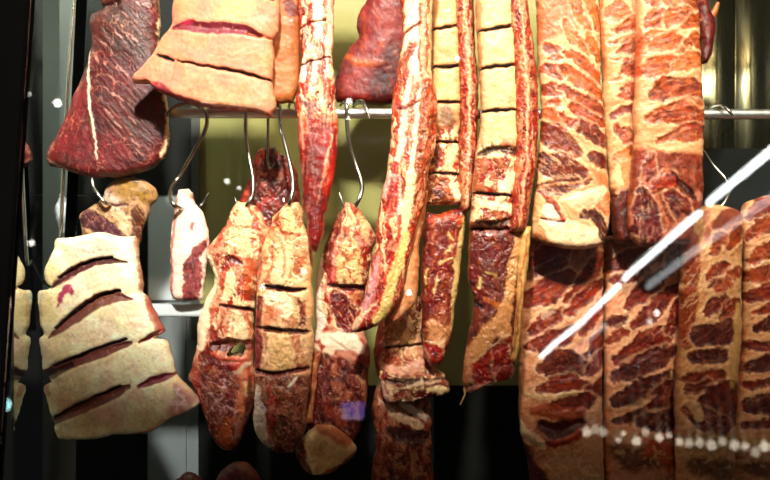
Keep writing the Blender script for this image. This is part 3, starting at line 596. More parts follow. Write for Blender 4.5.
def paint4(m):
    m.base((216,176,126), ((212,152,112), 11, .5)); m.S((200,110,76), [2,2], [477,-20, 479,60, 481,112], a=.6); m.S((232,170,130), [3,3], [486,50, 484,110], a=.4)
    low = 1-sstep(-8, 10, 146-m.y); m.mix((160,60,38), low*.8); m.ragged(low, .85)
    m.slit([.9,1.6,1], 11, [476,34, 490,32, 506,29, 521,27]); m.slit([1,1.8,1], 12, [478,71, 492,69, 506,68, 521,66]); m.slit([1,1.6,1], 11, [480,113, 496,112, 518,111])
    m.S((226,150,90), 1, [486,145, 500,120], a=.7); m.S((60,34,28), [3,4.5,4,3], [479,154, 492,152, 506,151, 520,153], a=.9, r=-9); m.S((226,200,150), 3, [488,158, 500,156], a=.8, r=1)
    m.S((238,206,164), [4,7,5], [512,176, 508,184, 500,190], a=.85, r=1); m.slit([.9,1.4,.9], 11, [473,194, 494,195, 516,197]); m.S((240,210,170), [3,5,4], [482,205, 500,206, 512,210], a=.8, r=1); m.S((50,20,20), [3,4,3], [476,222, 494,224, 512,220], a=.85, r=-7)
root = rib_strip('broad_scored_rib_strip', 'wider rib strip with pale square fat blocks and a thin stringy tail end', -.05,
  [475,-30, 475,0, 477,34, 479,70, 481,112, 478,140, 474,165, 472,195, 469,228], [517,-30, 514,0, 516,34, 518,70, 518,112, 519,140, 518,165, 515,195, 512,230], 48, 0, 0, 0, paint4,
  [507,-30, 508,0, 511,40, 513,80, 514,115, 514,150, 512,190, 508,232], [524,-30, 527,0, 531,30, 535,60, 538,90, 538,125, 536,165, 530,200, 526,232])
m = Meat('lower_flap', -.04, .065, [470,226, 468,245, 468,262, 468,280, 474,300, 472,318, 468,335, 465,355, 463,375, 463,392], [524,226, 524,245, 522,262, 520,282, 519,300, 517,320, 516,340, 514,360, 512,376, 494,381], bot=[474,392, 484,385], seed=50, p=2.6)
m.base((98,26,22), ((120,38,30), 9, .6), (DD, 12, .4)); m.ragged(1, .2, cream=(190,110,76), ay=2.6); m.fibre(85, (170,90,70), .3); m.S((206,150,100), [3,5,5,4], [518,232, 512,262, 508,290, 504,300], a=.9, r=1); m.S((200,110,66), [2,3,2], [484,298, 496,304, 508,306], a=.8, r=1)
m.S((204,140,90), [4,8,9,8], [500,315, 488,330, 478,345, 470,358], a=.92, r=1.5, soft=2); m.S((204,140,90), [8,9,8], [504,308, 500,322, 502,330], a=.9, r=1); m.mus((176,36,28), [4,9,11,12], [506,340, 498,352, 490,364, 480,372], 60, fib=.15); m.mus((176,36,28), 8, [500,350, 502,372], fib=.15)
m.S((206,130,90), [3,5,3], [466,350, 468,366, 466,380], a=.8, r=1); m.S((232,150,130), [1,2,4,3], [494,381, 482,384, 470,388, 465,393], a=.9, r=1.5); m.S((214,190,120), 1.4, [480,278, 478,286], a=.8); m.S((200,180,110), 1, [494,276, 486,272], a=.6); m.slit(2, 8, [472,300, 480,306], (40,12,10))
m.build(root)
m = Meat('fat_edge', -.055, .05, [522,226, 519,245, 517,265, 516,285, 515,305, 513,325, 512,345, 510,362], [531,226, 530,245, 528,265, 525,285, 522,305, 521,325, 520,345, 516,364], seed=51, p=2.2, mat=M_DRY)
m.base((206,160,96), ((190,130,76), 8, .6)); m.S((150,40,30), .9, [526,235, 520,280, 516,320, 513,350], a=.8); m.build(root)
o = tube('tail_string', [wp(464,388,-.05), wp(465,394,-.05), wp(462,401,-.05), wp(460,405,-.05)], [.003,.0015], M_DRY, root, 8)
a = o.data.color_attributes.new('albedo','FLOAT_COLOR','POINT'); a.data.foreach_set('color', np.tile([*lin((226,190,130)),1], len(o.data.vertices)).astype(np.float32))

# ragged layered piece below the curling strip
root = empty('layered_belly_piece', 0, 0, 0, 'ragged layered piece with folded fat edges, hanging below the curling strip tip', 'meat')
m = Meat('upper_block', .06, .07, [384,300, 380,318, 376,335, 374,352, 376,368, 381,384], [424,296, 423,320, 422,345, 432,365, 445,375, 440,384], seed=53, p=2.5)
m.base((196,120,84), (FW, 7, .6), ((170,60,50), 9, .5)); m.ragged(1, .7); m.S((170,50,56), [3,4,4], [380,322, 377,340, 378,360], a=.85); m.fibre(95, FP, .4); m.slit(.9, 9, [386,347, 400,345, 422,343]); m.S((196,150,100), [8,9], [398,330, 408,335], a=.6, soft=4); m.S((236,176,150), [3,6,4], [380,362, 400,372, 420,362], a=.7, r=1.5); m.S((200,60,50), 3, [430,364, 440,366], a=.8)
m.build(root)
m = Meat('folded_lip', .02, .06, [380,372, 380,382, 382,392, 386,402], [444,378, 449,384, 447,393, 430,397], seed=54, p=2.2, jit=2)
m.base((130,34,34), (D_, 8, .6), ((200,150,110), 7, .4)); m.ragged(1, .7, ay=1); m.S((60,34,26), 2.5, [388,380, 410,380, 440,377], a=.8, r=-4); m.S((236,206,150), [2,3.5,4], [428,388, 440,388, 447,392], a=.9, r=1.5); m.S((236,176,160), [2,3,2], [383,382, 384,394, 388,400], a=.9, r=1); m.S((226,196,150), .9, [422,372, 422,384], a=.9, r=1.5); m.S((226,180,140), 1.4, [388,388, 420,382, 440,380], a=.7, r=1)
m.build(root)
m = Meat('lower_block', .07, .08, [377,384, 373,398, 371,410, 374,430, 375,450, 372,468, 370,490], [424,392, 430,405, 431,420, 432,440, 433,460, 434,475, 432,490], seed=55, p=2.4, jit=1.8)
m.base((128,46,36), ((150,70,50), 8, .6), (DD, 10, .5)); m.ragged(1, .65, cream=(206,130,96), ay=2.6); m.fibre(95, (200,130,100), .5, sp=1.8, ln=18); m.S((226,180,140), [2,4,5,4], [378,398, 390,408, 405,416, 420,424], a=.9, r=2); m.S((236,200,170), [2,4,3], [400,400, 416,410, 428,418], a=.9, r=2); m.S((200,90,60), 2.5, [428,418, 429,428], a=.8); m.S((60,14,16), [5,8,6], [392,428, 408,434, 424,436], a=.85, r=-3, soft=3)
m.blot((206,150,106), 4, .05, .85, r=1, mask=m.region([402,452, 424,462], 12, 5)); m.S((196,110,84), [1.5,2,2,1.5], [381,400, 384,430, 380,460, 378,485], a=.7, r=1.2); m.S((170,80,60), [1,1.5,1], [375,395, 378,440, 374,480], a=.6, r=1)
m.build(root)

# ------------------------------------------------------------------ full racks, upper row
def bands(m, rows, fib=.45, fc=None, a=.95, r=-1.3, wf=1.4):
    for row in rows:
        c, w, pts = row[0], [q*wf for q in row[1]], row[2]; m.mus(c, w, pts, ang=(row[3] if len(row) > 3 else None), fib=fib*.6, fc=fc, a=a, r=r)
O1, O2, O3, O4 = (206,104,60), (190,86,48), (162,64,40), (128,42,30)
m = Meat('rib_rack', -.03, .06, [537,-30, 536,0, 537,40, 539,80, 541,110, 539,140, 537,165, 535,190, 532,215, 532,238], [598,-30, 598,0, 599,40, 600,80, 603,110, 605,140, 607,170, 609,195, 609,220, 605,244],
  bot=[545,244, 560,248, 585,249], seed=61, p=3.4, et=.02, eb=.03)
m.base((216,150,102), ((224,164,118), 10, .5)); m.mix((206,98,70), (1-sstep(-5,5,m.y-38+(m.x-560)*.35))*(1-sstep(-6,6,m.x-578))*.85); m.fibre(50, (240,170,120), .35, sp=2.2, ln=16); m.fibre(50, (196,100,62), .55, sp=1.8, ln=15)
bands(m, [(O1,[3,5,3],[568,-8, 578,14, 588,34]),(O1,[3,5,3],[580,-12, 592,14, 597,30]),(O1,[2,4,3],[562,24, 572,42, 588,54]),(O1,[3,4,3],[586,40, 594,52, 598,60]),
 (O3,[3,4,3],[545,50, 552,53, 556,52]),(O2,[2,3],[549,61, 557,60]),(O3,[4,5,4],[544,70, 552,72, 560,76]),(O2,[2,4,5,3],[564,54, 576,62, 588,72, 598,82]),(O3,[4,6,4],[544,92, 550,93, 554,96]),
 (O2,[3,5,5,3],[562,70, 574,80, 588,90, 600,98]),(O2,[2,3],[546,105, 555,106]),(O3,[3,5,6,3],[560,90, 574,100, 590,108, 601,114]),(O2,[4,5,3],[544,114, 554,120, 562,128]),(O3,[3,5,3],[570,108, 586,120, 602,124]),
 (O4,[6,9,8,4],[542,130, 552,138, 564,146, 574,153]),(O4,[4,6,5,3],[576,125, 588,133, 598,140, 604,146]),(O4,[3,5,3],[588,156, 598,162, 606,167]),(O3,[2,3],[560,116, 570,124])], fc=(234,170,120))
m.mus((118,38,28), [8,13,14,12,5], [543,160, 550,166, 562,170, 574,176, 585,180], 35); m.mus((96,26,22), [6,8,5], [540,188, 556,188, 574,184], 5); m.S((226,150,100), [1,1.2,1], [540,186, 560,184, 580,182, 596,174], a=.8, r=1)
m.S((214,110,70), [3,5,4], [590,172, 600,180, 604,195], a=.7); m.S((238,190,150), [3,7,8,7,4], [560,200, 572,202, 584,198, 594,196, 602,190], a=.95, r=3.5); m.S((238,200,160), [5,12,15,12], [542,222, 556,232, 572,236, 590,240], a=.92, r=2)
m.mus((170,50,40), [2,4,3.5,2], [538,192, 548,200, 556,210, 561,222], 50, r=1.5, fib=.3); m.mus((80,24,30), [3,5,6,6], [580,216, 590,214, 598,222, 602,236], 60); m.S((180,60,50), 2, [596,206, 604,212], a=.6); m.slit([.6,1.2,.6], 5, [540,218, 550,222, 562,222], (110,40,34)); m.S((240,214,190), 5, [546,210, 552,218], a=.7, r=1)
m.blot((206,120,90), 4, .3, .5, mask=m.region([545,230, 590,242], 10)); m.S((110,30,28), 3, [534,236, 545,243, 556,247], a=.5)
tag(m.build(back=R_), 'upper rib rack with slanting orange muscle bands and lumpy pale fat bottom', 'rib rack', 'upper row of rib racks')

m = Meat('rib_rack', .01, .06, [598,-30, 598,0, 599,30, 601,60, 602,90, 603,110, 605,140, 607,165, 609,190, 611,215, 615,242], [644,-30, 642,0, 640,40, 639,80, 637,110, 636,140, 634,170, 633,200, 631,244], seed=63, p=2.8, et=.02, eb=.03)
m.base((216,152,102), ((224,168,120), 9, .5), ((206,120,80), 8, .35)); m.fibre(-15, (206,120,76), .5, sp=1.8, ln=12); m.S((196,84,56), [1.5,2,1.5], [599,-10, 601,40, 603,80], a=.6)
bands(m, [(O1,[4,8,6],[608,14, 617,15, 624,20]),(O1,[2,5,4],[612,34, 622,30, 632,22]),(O2,[2,5,4],[616,34, 626,28, 633,26]),(O1,[1.5,2.5,2],[608,44, 620,43, 634,38]),(O2,[2,6,5],[616,56, 626,49, 634,46]),(O1,[1,2],[609,62, 632,60]),(O3,[2,7,5],[617,76, 626,70, 634,67]),(O1,[1.5,2],[608,82, 618,80]),(O3,[2,6,6],[615,98, 625,95, 635,93]),(O4,[2,3,4],[609,118, 620,113, 634,108]),
 (O3,[3,6,4],[614,130, 624,138, 632,140], 45),(O2,[2,4],[612,160, 630,152])], fc=(240,190,140))
m.S((226,140,90), [6,10,9], [618,150, 620,168, 622,182], a=.6, soft=4); m.S((240,200,150), [3,5,3], [614,168, 613,178, 618,186], a=.7, r=1.5)
low = 1-sstep(-3, 4, 190-m.y); m.mix((90,24,24), low*.95); m.fibre(88, (160,70,60), .4, mask=low); m.S((226,160,120), 2, [614,194, 618,188], a=.8)
tag(m.build(back=R_), 'narrow upper rib rack with a dark red lower end, squeezed between two wider racks', 'rib rack', 'upper row of rib racks')

m = Meat('rib_rack', -.05, .065, [637,-30, 636,0, 636,30, 635,60, 635,90, 633,115, 634,140, 632,165, 629,190, 628,215, 630,240], [694,-30, 696,-2, 698,25, 699,50, 700,75, 702,95, 703,120, 702,150, 702,180, 701,204, 694,222, 690,244],
  bot=[645,247, 665,244], seed=65, p=3.4, et=.02, eb=.03)
m.base((216,152,104), ((224,170,124), 9, .5), ((216,130,90), 10, .3))
bands(m, [(O2,[3,6,4],[645,2, 652,5, 656,-2]),(O3,[4,8,5],[676,-4, 684,4, 694,6]),(O1,[3,6,4],[660,-4, 668,4, 672,10]),(O2,[3,7,5],[644,28, 651,22, 657,17]),(O2,[3,6,6,4],[664,28, 670,20, 680,18, 694,26]),(O2,[2,5,4],[680,30, 690,24, 697,20]),(O1,[5,8,8,6],[638,50, 650,44, 666,44, 682,50], 0),(O2,[3,6,6,4],[650,52, 658,47, 668,44, 674,42]),(O2,[3,5,4],[684,46, 692,42, 698,46]),
 (O2,[4,8,6,4],[640,74, 652,70, 666,66, 676,64]),(O1,[3,6,6,4],[672,70, 682,66, 692,62, 699,64]),(O3,[4,9,9,9,7],[650,96, 662,91, 676,92, 688,92, 699,93], -25),(O2,[1.5,2.5,2],[664,108, 682,105, 698,106]),(O3,[3,6,8,9,7],[644,120, 656,117, 670,114, 684,117, 700,121], -12),(O3,[2,4,6,6,5],[656,142, 668,137, 680,134, 690,134, 702,132], -12)], fc=(238,176,124))
m.fibre(-12, (206,116,72), .5, sp=1.8, ln=14); m.S((200,76,56), [2,3,2], [637,30, 637,60, 636,78], a=.6); m.S((226,110,76), [2,3,3], [638,146, 640,160, 636,178], a=.7)
low = 1-sstep(-3, 4, 152-m.y+.08*(m.x-660)); m.mix((132,46,34), low*.93); m.fibre(80, (196,110,80), .3, mask=low); m.S((232,180,130), [1,2,2,1], [648,146, 664,152, 680,148, 701,145], a=.85, r=1.2)
m.mus((176,66,44), [3,6,7], [648,156, 646,170, 646,184], 90, r=1, fib=.2); m.mus((170,58,42), [4,6,7,6], [648,190, 658,182, 664,178, 668,184], 0, r=3, fib=.15); m.S((46,12,12), [1,3,3,1], [666,172, 676,184, 686,192, 694,202], a=.85, r=-5); m.S((190,90,60), 2, [664,164, 662,172], a=.6)
m.mus((112,30,36), [6,12,14,12], [640,196, 642,210, 644,226, 648,238], 85, fib=.3); m.S((200,120,90), [1,1.4,1.4,1], [652,192, 658,208, 664,224, 660,242], a=.8, r=1); m.mus((120,36,34), [6,10,10], [668,196, 676,206, 680,216], 40, fib=.2); m.S((226,160,130), [3,4], [694,194, 697,198], a=.5); m.S((200,130,110), 8, [668,236, 680,224], a=.5, soft=5); m.S((206,110,80), 1, [629,196, 629,236], a=.6)
tag(m.build(back=R_), 'widest upper rib rack with level muscle bands and dark maroon end, beside steel wall', 'rib rack', 'upper row of rib racks')

m = Meat('dark_scrap', .12, .05, [690,-8, 694,8, 698,30, 699,50, 700,66], [706,-4, 709,10, 713,18, 714,30, 712,50, 706,64], seed=67, p=2.0, jit=2)
m.base((110,30,20), (DD, 8, .5), ((150,60,40), 6, .5)); b = m.build()
tag(b, 'small dark scrap poking out behind the widest upper rack', 'meat')
m = Meat('sinew_spike', .12, .014, [709,14, 713,8, 716,3, 718,1], [714,20, 717,14, 719,8, 720,3], seed=68, p=2, jit=.3); m.base((190,110,66)); m.build(b)

# ------------------------------------------------------------------ full racks, lower row
B1c, B2c, B3c, B4c = (172,72,44), (152,50,36), (130,34,28), (100,24,26)
m = Meat('rib_rack', .09, .07, [524,236, 522,255, 521,280, 519,305, 518,330, 519,355, 518,375, 519,392, 518,410, 520,430, 525,450, 529,470, 532,500], [603,236, 603,260, 602,300, 602,340, 602,380, 602,420, 603,460, 603,500], seed=71, p=3.6, et=.02, eb=.02)
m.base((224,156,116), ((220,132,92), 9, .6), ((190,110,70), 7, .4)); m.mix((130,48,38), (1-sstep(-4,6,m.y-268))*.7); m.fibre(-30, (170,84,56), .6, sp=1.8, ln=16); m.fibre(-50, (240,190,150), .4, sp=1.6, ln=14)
bands(m, [(B2c,[5,8,6],[530,262, 545,256, 560,250]),(B3c,[3,5,3],[535,274, 548,270, 560,262]),(B2c,[5,9,9,5],[526,300, 540,293, 552,288, 566,276], -40),(B2c,[4,6,6,4],[566,300, 576,290, 586,276, 598,256], -60),(B3c,[3,6,6,3],[530,330, 542,322, 552,316, 560,310]),(B2c,[3,5,5,3],[566,312, 578,302, 590,290, 600,282]),(B3c,[3,6,8,6,3],[526,346, 538,344, 550,340, 562,336, 574,326]),
 (B2c,[4,6,4],[580,330, 590,316, 600,304]),(B4c,[5,10,11,9,6],[540,366, 552,364, 564,363, 576,364, 584,358]),(B3c,[4,6,5],[588,352, 594,344, 600,336]),(B3c,[4,5,4],[588,370, 595,362, 600,356]),(B2c,[3,6,6,4],[538,388, 552,384, 566,380, 582,384]),(B3c,[3,6,6],[586,388, 594,392, 600,384]),(B3c,[4,6,6,4],[552,404, 566,400, 580,398, 592,402])], fc=(206,120,80))
m.S((230,200,170), 3, [541,315, 550,310], a=.4); m.S((222,180,130), [2,3,3,2], [524,392, 538,396, 555,394, 575,390], a=.8, r=1.5)
m.S((176,74,50), [4,7,7,5], [530,410, 544,408, 562,412, 580,408], a=.8, r=2); m.S((86,16,18), [6,9,8,6], [540,424, 552,428, 568,424, 578,420], a=.95, r=-7, soft=2)
m.S((190,66,46), [3,4,4,3], [536,438, 552,440, 570,436, 582,428], a=.95, r=4); m.S((236,200,160), [2,4,5,4,3], [520,420, 522,430, 530,436, 538,440, 540,444], a=.95, r=4); m.S((214,160,120), [4,6,4], [588,418, 594,408, 598,400], a=.85, r=2)
m.S((214,160,116), [14,18,20], [560,462, 566,478, 572,496], a=.92, r=1, soft=4); m.S((214,160,116), [10,14], [590,440, 592,480], a=.9, soft=4); m.S((86,22,20), [4,5,8], [524,446, 530,462, 540,480], a=.9, soft=3); m.blot((226,190,150), 4, .15, .6, mask=m.region([560,460, 590,480], 18))
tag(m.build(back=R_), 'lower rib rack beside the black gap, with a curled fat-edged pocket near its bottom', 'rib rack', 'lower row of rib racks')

m = Meat('rib_rack', .10, .065, [605,236, 604,270, 604,310, 604,350, 604,400, 604,450, 605,500], [680,236, 680,270, 679,310, 678,350, 677,400, 676,450, 676,500], seed=73, p=3.8, et=.02, eb=.02)
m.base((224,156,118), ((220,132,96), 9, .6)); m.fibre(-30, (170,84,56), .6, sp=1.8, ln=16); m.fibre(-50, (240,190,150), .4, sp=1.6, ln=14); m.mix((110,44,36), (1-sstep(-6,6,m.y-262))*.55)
bands(m, [(B2c,[5,8,8,4],[608,266, 622,262, 640,258, 654,256], 0),(B3c,[3,4,3],[610,280, 630,276, 644,270]),(B3c,[3,7,7,4],[624,306, 638,294, 650,282, 664,270], -35),(B3c,[3,5,4],[664,268, 672,258, 677,250]),(B4c,[3,4,3],[608,322, 616,320, 622,318]),(B3c,[3,6,6,3],[630,324, 646,314, 660,300, 674,286]),(B2c,[3,4,3],[608,338, 614,334, 620,330]),(B3c,[4,8,9,8,4],[614,358, 628,352, 644,342, 658,336, 668,328], -32),
 (B3c,[3,6,6],[666,330, 672,318, 677,306]),(B4c,[4,7,8,7,4],[612,376, 626,370, 644,362, 658,356, 670,348], -25),(B4c,[5,8,9,8,4],[614,398, 628,394, 642,388, 656,384, 668,374], -15),(B4c,[2,4,4,3],[612,420, 626,416, 640,410, 650,406], -20),(B3c,[4,9,10,8],[650,404, 660,396, 668,392, 674,392], -30),(B4c,[5,8,9],[640,420, 656,420, 672,416], 0)], fc=(206,120,86))
m.S((222,190,140), [2,3,3,2], [612,410, 632,402, 650,396], a=.4); m.S((60,16,16), [8,12,12], [612,448, 630,456, 660,452], a=.7, soft=6); m.S((190,90,60), [4,9,9,6], [640,452, 654,446, 664,452, 668,464], a=.85, r=3, soft=3); m.S((190,70,46), [3,4], [648,440, 664,434], a=.8)
m.S((214,180,140), [4,5], [610,430, 630,436], a=.5, soft=3); m.blot((216,170,120), 5, .15, .6, mask=m.region([612,435, 672,470], 14)); m.S((226,190,150), 2.5, [670,372, 673,378], a=.7)
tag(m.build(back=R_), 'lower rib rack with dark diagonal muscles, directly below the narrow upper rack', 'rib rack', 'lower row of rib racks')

m = Meat('rib_rack', .035, .07, [680,236, 682,250, 680,280, 680,320, 678,350, 676,380, 675,410, 676,450, 676,500], [741,214, 741,250, 740,290, 740,330, 738,360, 736,400, 734,430, 734,500], top=[690,218, 698,208, 708,204, 720,205, 732,208], seed=75, p=3.2, et=.015, eb=.02)
m.base((216,166,116), ((216,144,104), 8, .5), ((200,130,84), 7, .5)); m.S((148,56,38), [6,7,7,6,4], [688,238, 688,270, 686,300, 684,325, 682,345], a=.93, r=1.5, soft=2); m.S((170,50,54), [3,3], [703,214, 702,238], a=.7)
m.fibre(-30, (160,84,50), .5, sp=1.8, ln=14); m.fibre(-50, (240,200,150), .4, sp=1.6, ln=14)
bands(m, [(B1c,[4,8,6],[712,226, 722,222, 732,216], -50),(B1c,[4,5],[724,244, 734,232], -50),(B1c,[3,5],[708,252, 714,240], -50),(B2c,[3,5,4],[706,276, 712,270, 720,266], 30),(B3c,[2,3],[706,286, 714,282]),(B1c,[4,5],[726,276, 734,272]),(B1c,[3,5],[714,290, 720,284]),(B3c,[3,6,5],[702,312, 710,304, 718,300]),(B2c,[4,6,5],[720,316, 726,308, 732,304]),(B4c,[8,9,8],[696,334, 712,334, 724,330], -35),(B4c,[5,6,5],[690,356, 705,354, 718,354], -10),(B2c,[4,5,4],[684,378, 700,376, 716,374], -20),(B3c,[3,4],[684,388, 704,384]),
 (B3c,[6,10,12,12],[700,404, 712,396, 722,394, 724,410], -50),(B3c,[5,8,8],[686,408, 700,418, 716,424], 0)], fc=(206,130,90), fib=.55)
m.S((206,160,100), [3,4,4,4,3], [734,305, 733,330, 732,350, 730,370, 728,385], a=.9, r=2); m.S((224,180,130), [4,6,5], [684,400, 690,404, 694,414], a=.85, r=1.5); m.S((170,130,50), [6,10,8], [690,440, 708,440, 726,438], a=.6, soft=5); m.S((60,18,16), [8,12], [690,462, 720,468], a=.7, soft=5); m.blot((220,180,130), 5, .1, .6, mask=m.region([684,450, 730,456], 9))
tag(m.build(back=R_), 'lower rib rack with a rust-red left flank and curly fat, second from the right edge', 'rib rack', 'lower row of rib racks')

m = Meat('rib_rack', .10, .065, [745,203, 741,216, 741,240, 743,270, 742,300, 741,330, 740,360, 736,400, 734,440, 734,500], [800,194, 800,240, 800,300, 800,360, 800,420, 800,500], top=[752,199, 765,196, 780,195], seed=77, p=3.4, et=.015, eb=.02)
m.base((214,156,108), ((214,124,88), 9, .6)); m.fibre(-20, (160,80,50), .55, sp=1.8, ln=14); m.fibre(-30, (240,196,150), .4)
bands(m, [(B2c,[4,7,6],[748,216, 758,208, 772,204]),(B1c,[3,6,6],[746,236, 758,226, 774,222], -40),(B1c,[3,6,6],[748,262, 760,252, 776,246], -40),(B1c,[4,7,6],[746,276, 760,276, 778,268], -60),(B2c,[4,6,6],[746,296, 760,292, 780,290]),(B1c,[2,4,4],[750,312, 764,308, 782,300]),(B4c,[3,6,7],[752,328, 764,324, 780,322]),(B3c,[3,4,4],[744,344, 762,346, 780,342]),(B4c,[4,6,6],[744,366, 760,362, 780,360]),(B3c,[3,4],[742,384, 774,380]),(B4c,[5,8,9],[744,404, 760,402, 780,402], -10),(B3c,[3,4],[742,424, 776,420])], fc=(206,130,90))
m.S((186,140,60), [5,8], [745,440, 775,444], a=.6, soft=5); m.S((60,18,16), [6,10], [745,464, 775,470], a=.7, soft=4); m.S((214,110,90), 1.4, [741,330, 738,380, 735,420], a=.7); m.blot((226,186,140), 5, .1, .6, mask=m.region([740,455, 780,458], 8))
tag(m.build(back=R_), 'lower rib rack cut off by the right edge of the view', 'rib rack', 'lower row of rib racks')
# ------------------------------------------------------------------ rails and hooks
x0 = wp(160,113,.1)[0]
r = tube('steel_rail', [wp(160,113,.10), wp(400,113.5,.10), wp(845,114.5,.10)], .0135, M_STEEL, None, 24)
tag(r, 'long horizontal stainless rail crossing the case behind the upper meat', 'rail')
r = tube('steel_rail', [wp(60,-58,.06), wp(845,-58,.06)], .0135, M_STEEL, None, 24)
tag(r, 'stainless rail above the top edge of the view', 'rail')
br = box('shelf_bar', wp(140,0,.13)[0], wp(212,0,.13)[0], .10, .16, wp(0,316,.13)[2], wp(0,304,.13)[2], plain('bright_bar', (.62,.64,.64), .3), None, .006)
tag(br, 'short bright steel bar crossing behind the small white-and-red piece', 'bar')
def hook(Y, pts, label, r=.0055, yoff=None, group=None):
    P = [wp(a, b, Y) for a, b in pairs(pts)]
    if yoff: P = [(p[0], p[1]+d, p[2]) for p, d in zip(P, yoff)]
    return tag(tube('meat_hook', P, [r*.55, r, r, r, r, r, r*.45], M_HOOK, None, 10), label, 'hook', group)
hook(.08, [168,118, 173,110, 181,105, 192,104, 203,109, 207,118, 204,133, 190,158, 178,178, 173,188, 174,199, 180,207, 190,210, 198,205, 206,192], 'wire hook holding the small white-and-red piece, leftmost on the rail', .0055,
     [-.02,-.02,-.005,0,0,0,0,0,0,-.02,-.04,-.045,.01,.04,.04])
hook(.08, [232,112, 236,105, 241,104, 245,108, 246,120, 247,134, 251,160, 255,180, 255,196, 249,207, 242,210, 236,205, 232,196], 'wire hook holding the chunk with the see-through hole', .0052, [.02,0,0,0,-.01,-.02,-.03,-.04,-.05,-.05,.01,.03,.04])
hook(.12, [262,108, 265,104, 268,108, 268,125, 268,145, 268,163, 271,168, 275,163], 'straight thin hook holding the dark ragged lump at the back', .0038)
hook(.08, [274,112, 276,105, 278,104, 280,110, 281,120, 284,134, 291,158, 296,178, 297,192, 294,206, 290,210, 286,206, 284,198], 'wire hook holding the chunk cut into three blocks', .0052, [.02,0,0,0,-.02,-.05,-.08,-.10,-.115,-.12,-.07,-.03,-.02])
hook(.08, [340,106, 344,103, 347,108, 347,120, 349,140, 355,162, 361,180, 362,192, 356,206, 349,211, 343,204, 338,191], 'bare-looking wire hook in the olive gap, holding the chunk with the pale cut end', .0054, [0,-.01,-.02,-.02,-.02,-.02,-.03,-.035,-.04,.0,.03,.04])
hook(.07, [352,106, 356,101, 362,101, 366,108, 370,121], 'short bent hook end lying over the rail right beside the olive gap', .0052, [.05,.03,.01,-.01,-.02])
hook(.07, [286,112, 288,104, 292,101, 296,106, 298,116], 'hook end over the rail at the left edge of the narrow red strip', .0036, [.05,.03,.01,-.01,-.02])
hook(.07, [714,112, 716,105, 721,104, 725,109, 731,117], 'hook end lying over the rail in front of the steel wall', .0046, [.05,.03,.01,-.01,-.02])
hook(.05, [697,128, 703,143, 715,163, 727,181, 729,192, 724,203, 716,210, 712,214], 'slanting thin hook reaching into the rack with the rust-red flank', .0034, [.04,.03,.02,0,0,0,0,.01])
hook(.05, [96,166, 92,175, 93,185, 98,194, 106,203, 112,204], 'curved hook coming out under the dark slab at far left', .0046, [.03,.01,0,0,-.0,.05])
# hooks on the rail above the view that carry the upper pieces
for px, Y, lab in ((125,.06,'dark slab'), (228,-.04,'three-cut fat slab'), (283,.03,'smooth fat panel'), (317,-.05,'narrow red strip'), (396,.16,'lean shoulder'), (418,-.06,'curling strip'), (450,-.03,'narrower scored strip'), (498,-.04,'wider scored strip'),
                  (568,-.03,'left upper rack'), (620,.01,'narrow upper rack'), (668,-.05,'widest upper rack')):
    hook(Y, [px-5,-60, px-4,-67, px,-69, px+4,-66, px+5,-55, px+3,-38, px,-22, px-4,-18, px-7,-24], 'steel hook above the view carrying the '+lab, .0042, [.06-Y]*5+[.02,0,0,0], 'hooks on the upper rail')

# bits on the case floor
for px0, px1, top_, seed, lab in ((214,262,462,91,'dark red scrap lying on the case floor below the hooked chunks'), (166,206,473,92,'dark scrap lying on the case floor at lower left, barely in view')):
    m = Meat('meat_scrap', .1, .1, [px0,486, px0-2,500, px0,540], [px1,484, px1+3,500, px1,540], top=[px0+8,top_+8, (px0+px1)/2,top_, px1-8,top_+6], seed=seed, p=2, et=.25, jit=2)
    m.base((120,20,34), (D_, 9, .6), ((160,50,60), 6, .4)); m.fibre(20, (206,110,110), .3); tag(m.build(), lab, 'meat')
t = box('steel_tray', wp(60,0,.1)[0], wp(430,0,.1)[0], -.10, .34, zb, wp(0,540,.1)[2]+.004, M_PANEL, None, .008)
tag(t, 'flat steel tray on the case floor below the view', 'tray')

# slanted chrome edge at left, with a dark post beside it
rod = tube('chrome_rod', [wp(77,-40,.14), wp(67,100,.14), wp(60,250,.14), wp(59,262,.18), wp(60,280,.30), wp(60,290,.5)], .005, metal('chrome',(.9,.9,.88),.15), None, 12)
tag(rod, 'thin slanting chrome rod at far left, between the side glass and the slab', 'rod')
V = []
for (a, b) in ((79,-60), (60,330)):
    for q in (0, 11): 
        for yy in (.20, .24): V.append(wp(a+q, b, yy))
F = [[0,2,3,1],[4,5,7,6],[0,1,5,4],[2,6,7,3],[0,4,6,2],[1,3,7,5]]
tag(mesh_obj('trim_10', V, np.array(F), M_BLACK, smooth=False), kind='structure')
# beyond the side glass: shop wall and a blue-grey block
tag(box('wall_left', -1.55, -1.50, -.5, 1.2, .3, 2.9, plain('shop_wall', (.26,.28,.22), .6, (.16,.18,.14), 3, stretch=(1,1,.5))), kind='structure')
tag(box('trim_11', -1.55, -.94, 1.2, 1.25, .3, 1.29, plain('brown_lower_wall', (.028,.022,.014), .5)), kind='structure')
tag(box('wall_back_left', -1.55, -.94, 1.2, 1.25, 1.2905, 2.9, plain('shop_wall_2', (.16,.18,.15), .6, (.08,.09,.075), 5, stretch=(2,1,.4))), kind='structure')

# crumpled white bag beyond the side glass
m = Meat('plastic_bag', .56, .08, [50,196, 42,204, 38,216, 36,228, 34,246], [62,194, 67,202, 70,214, 66,226, 58,246], seed=95, p=2, jit=2.5, mat=M_DRY)
m.base((214,220,224), ((150,160,164), 5, .7)); m.fibre(-60, (245,248,250), .6, sp=2, ln=12, r=1)
tag(m.build(), 'crumpled pale bag behind the side glass at far left', 'bag')

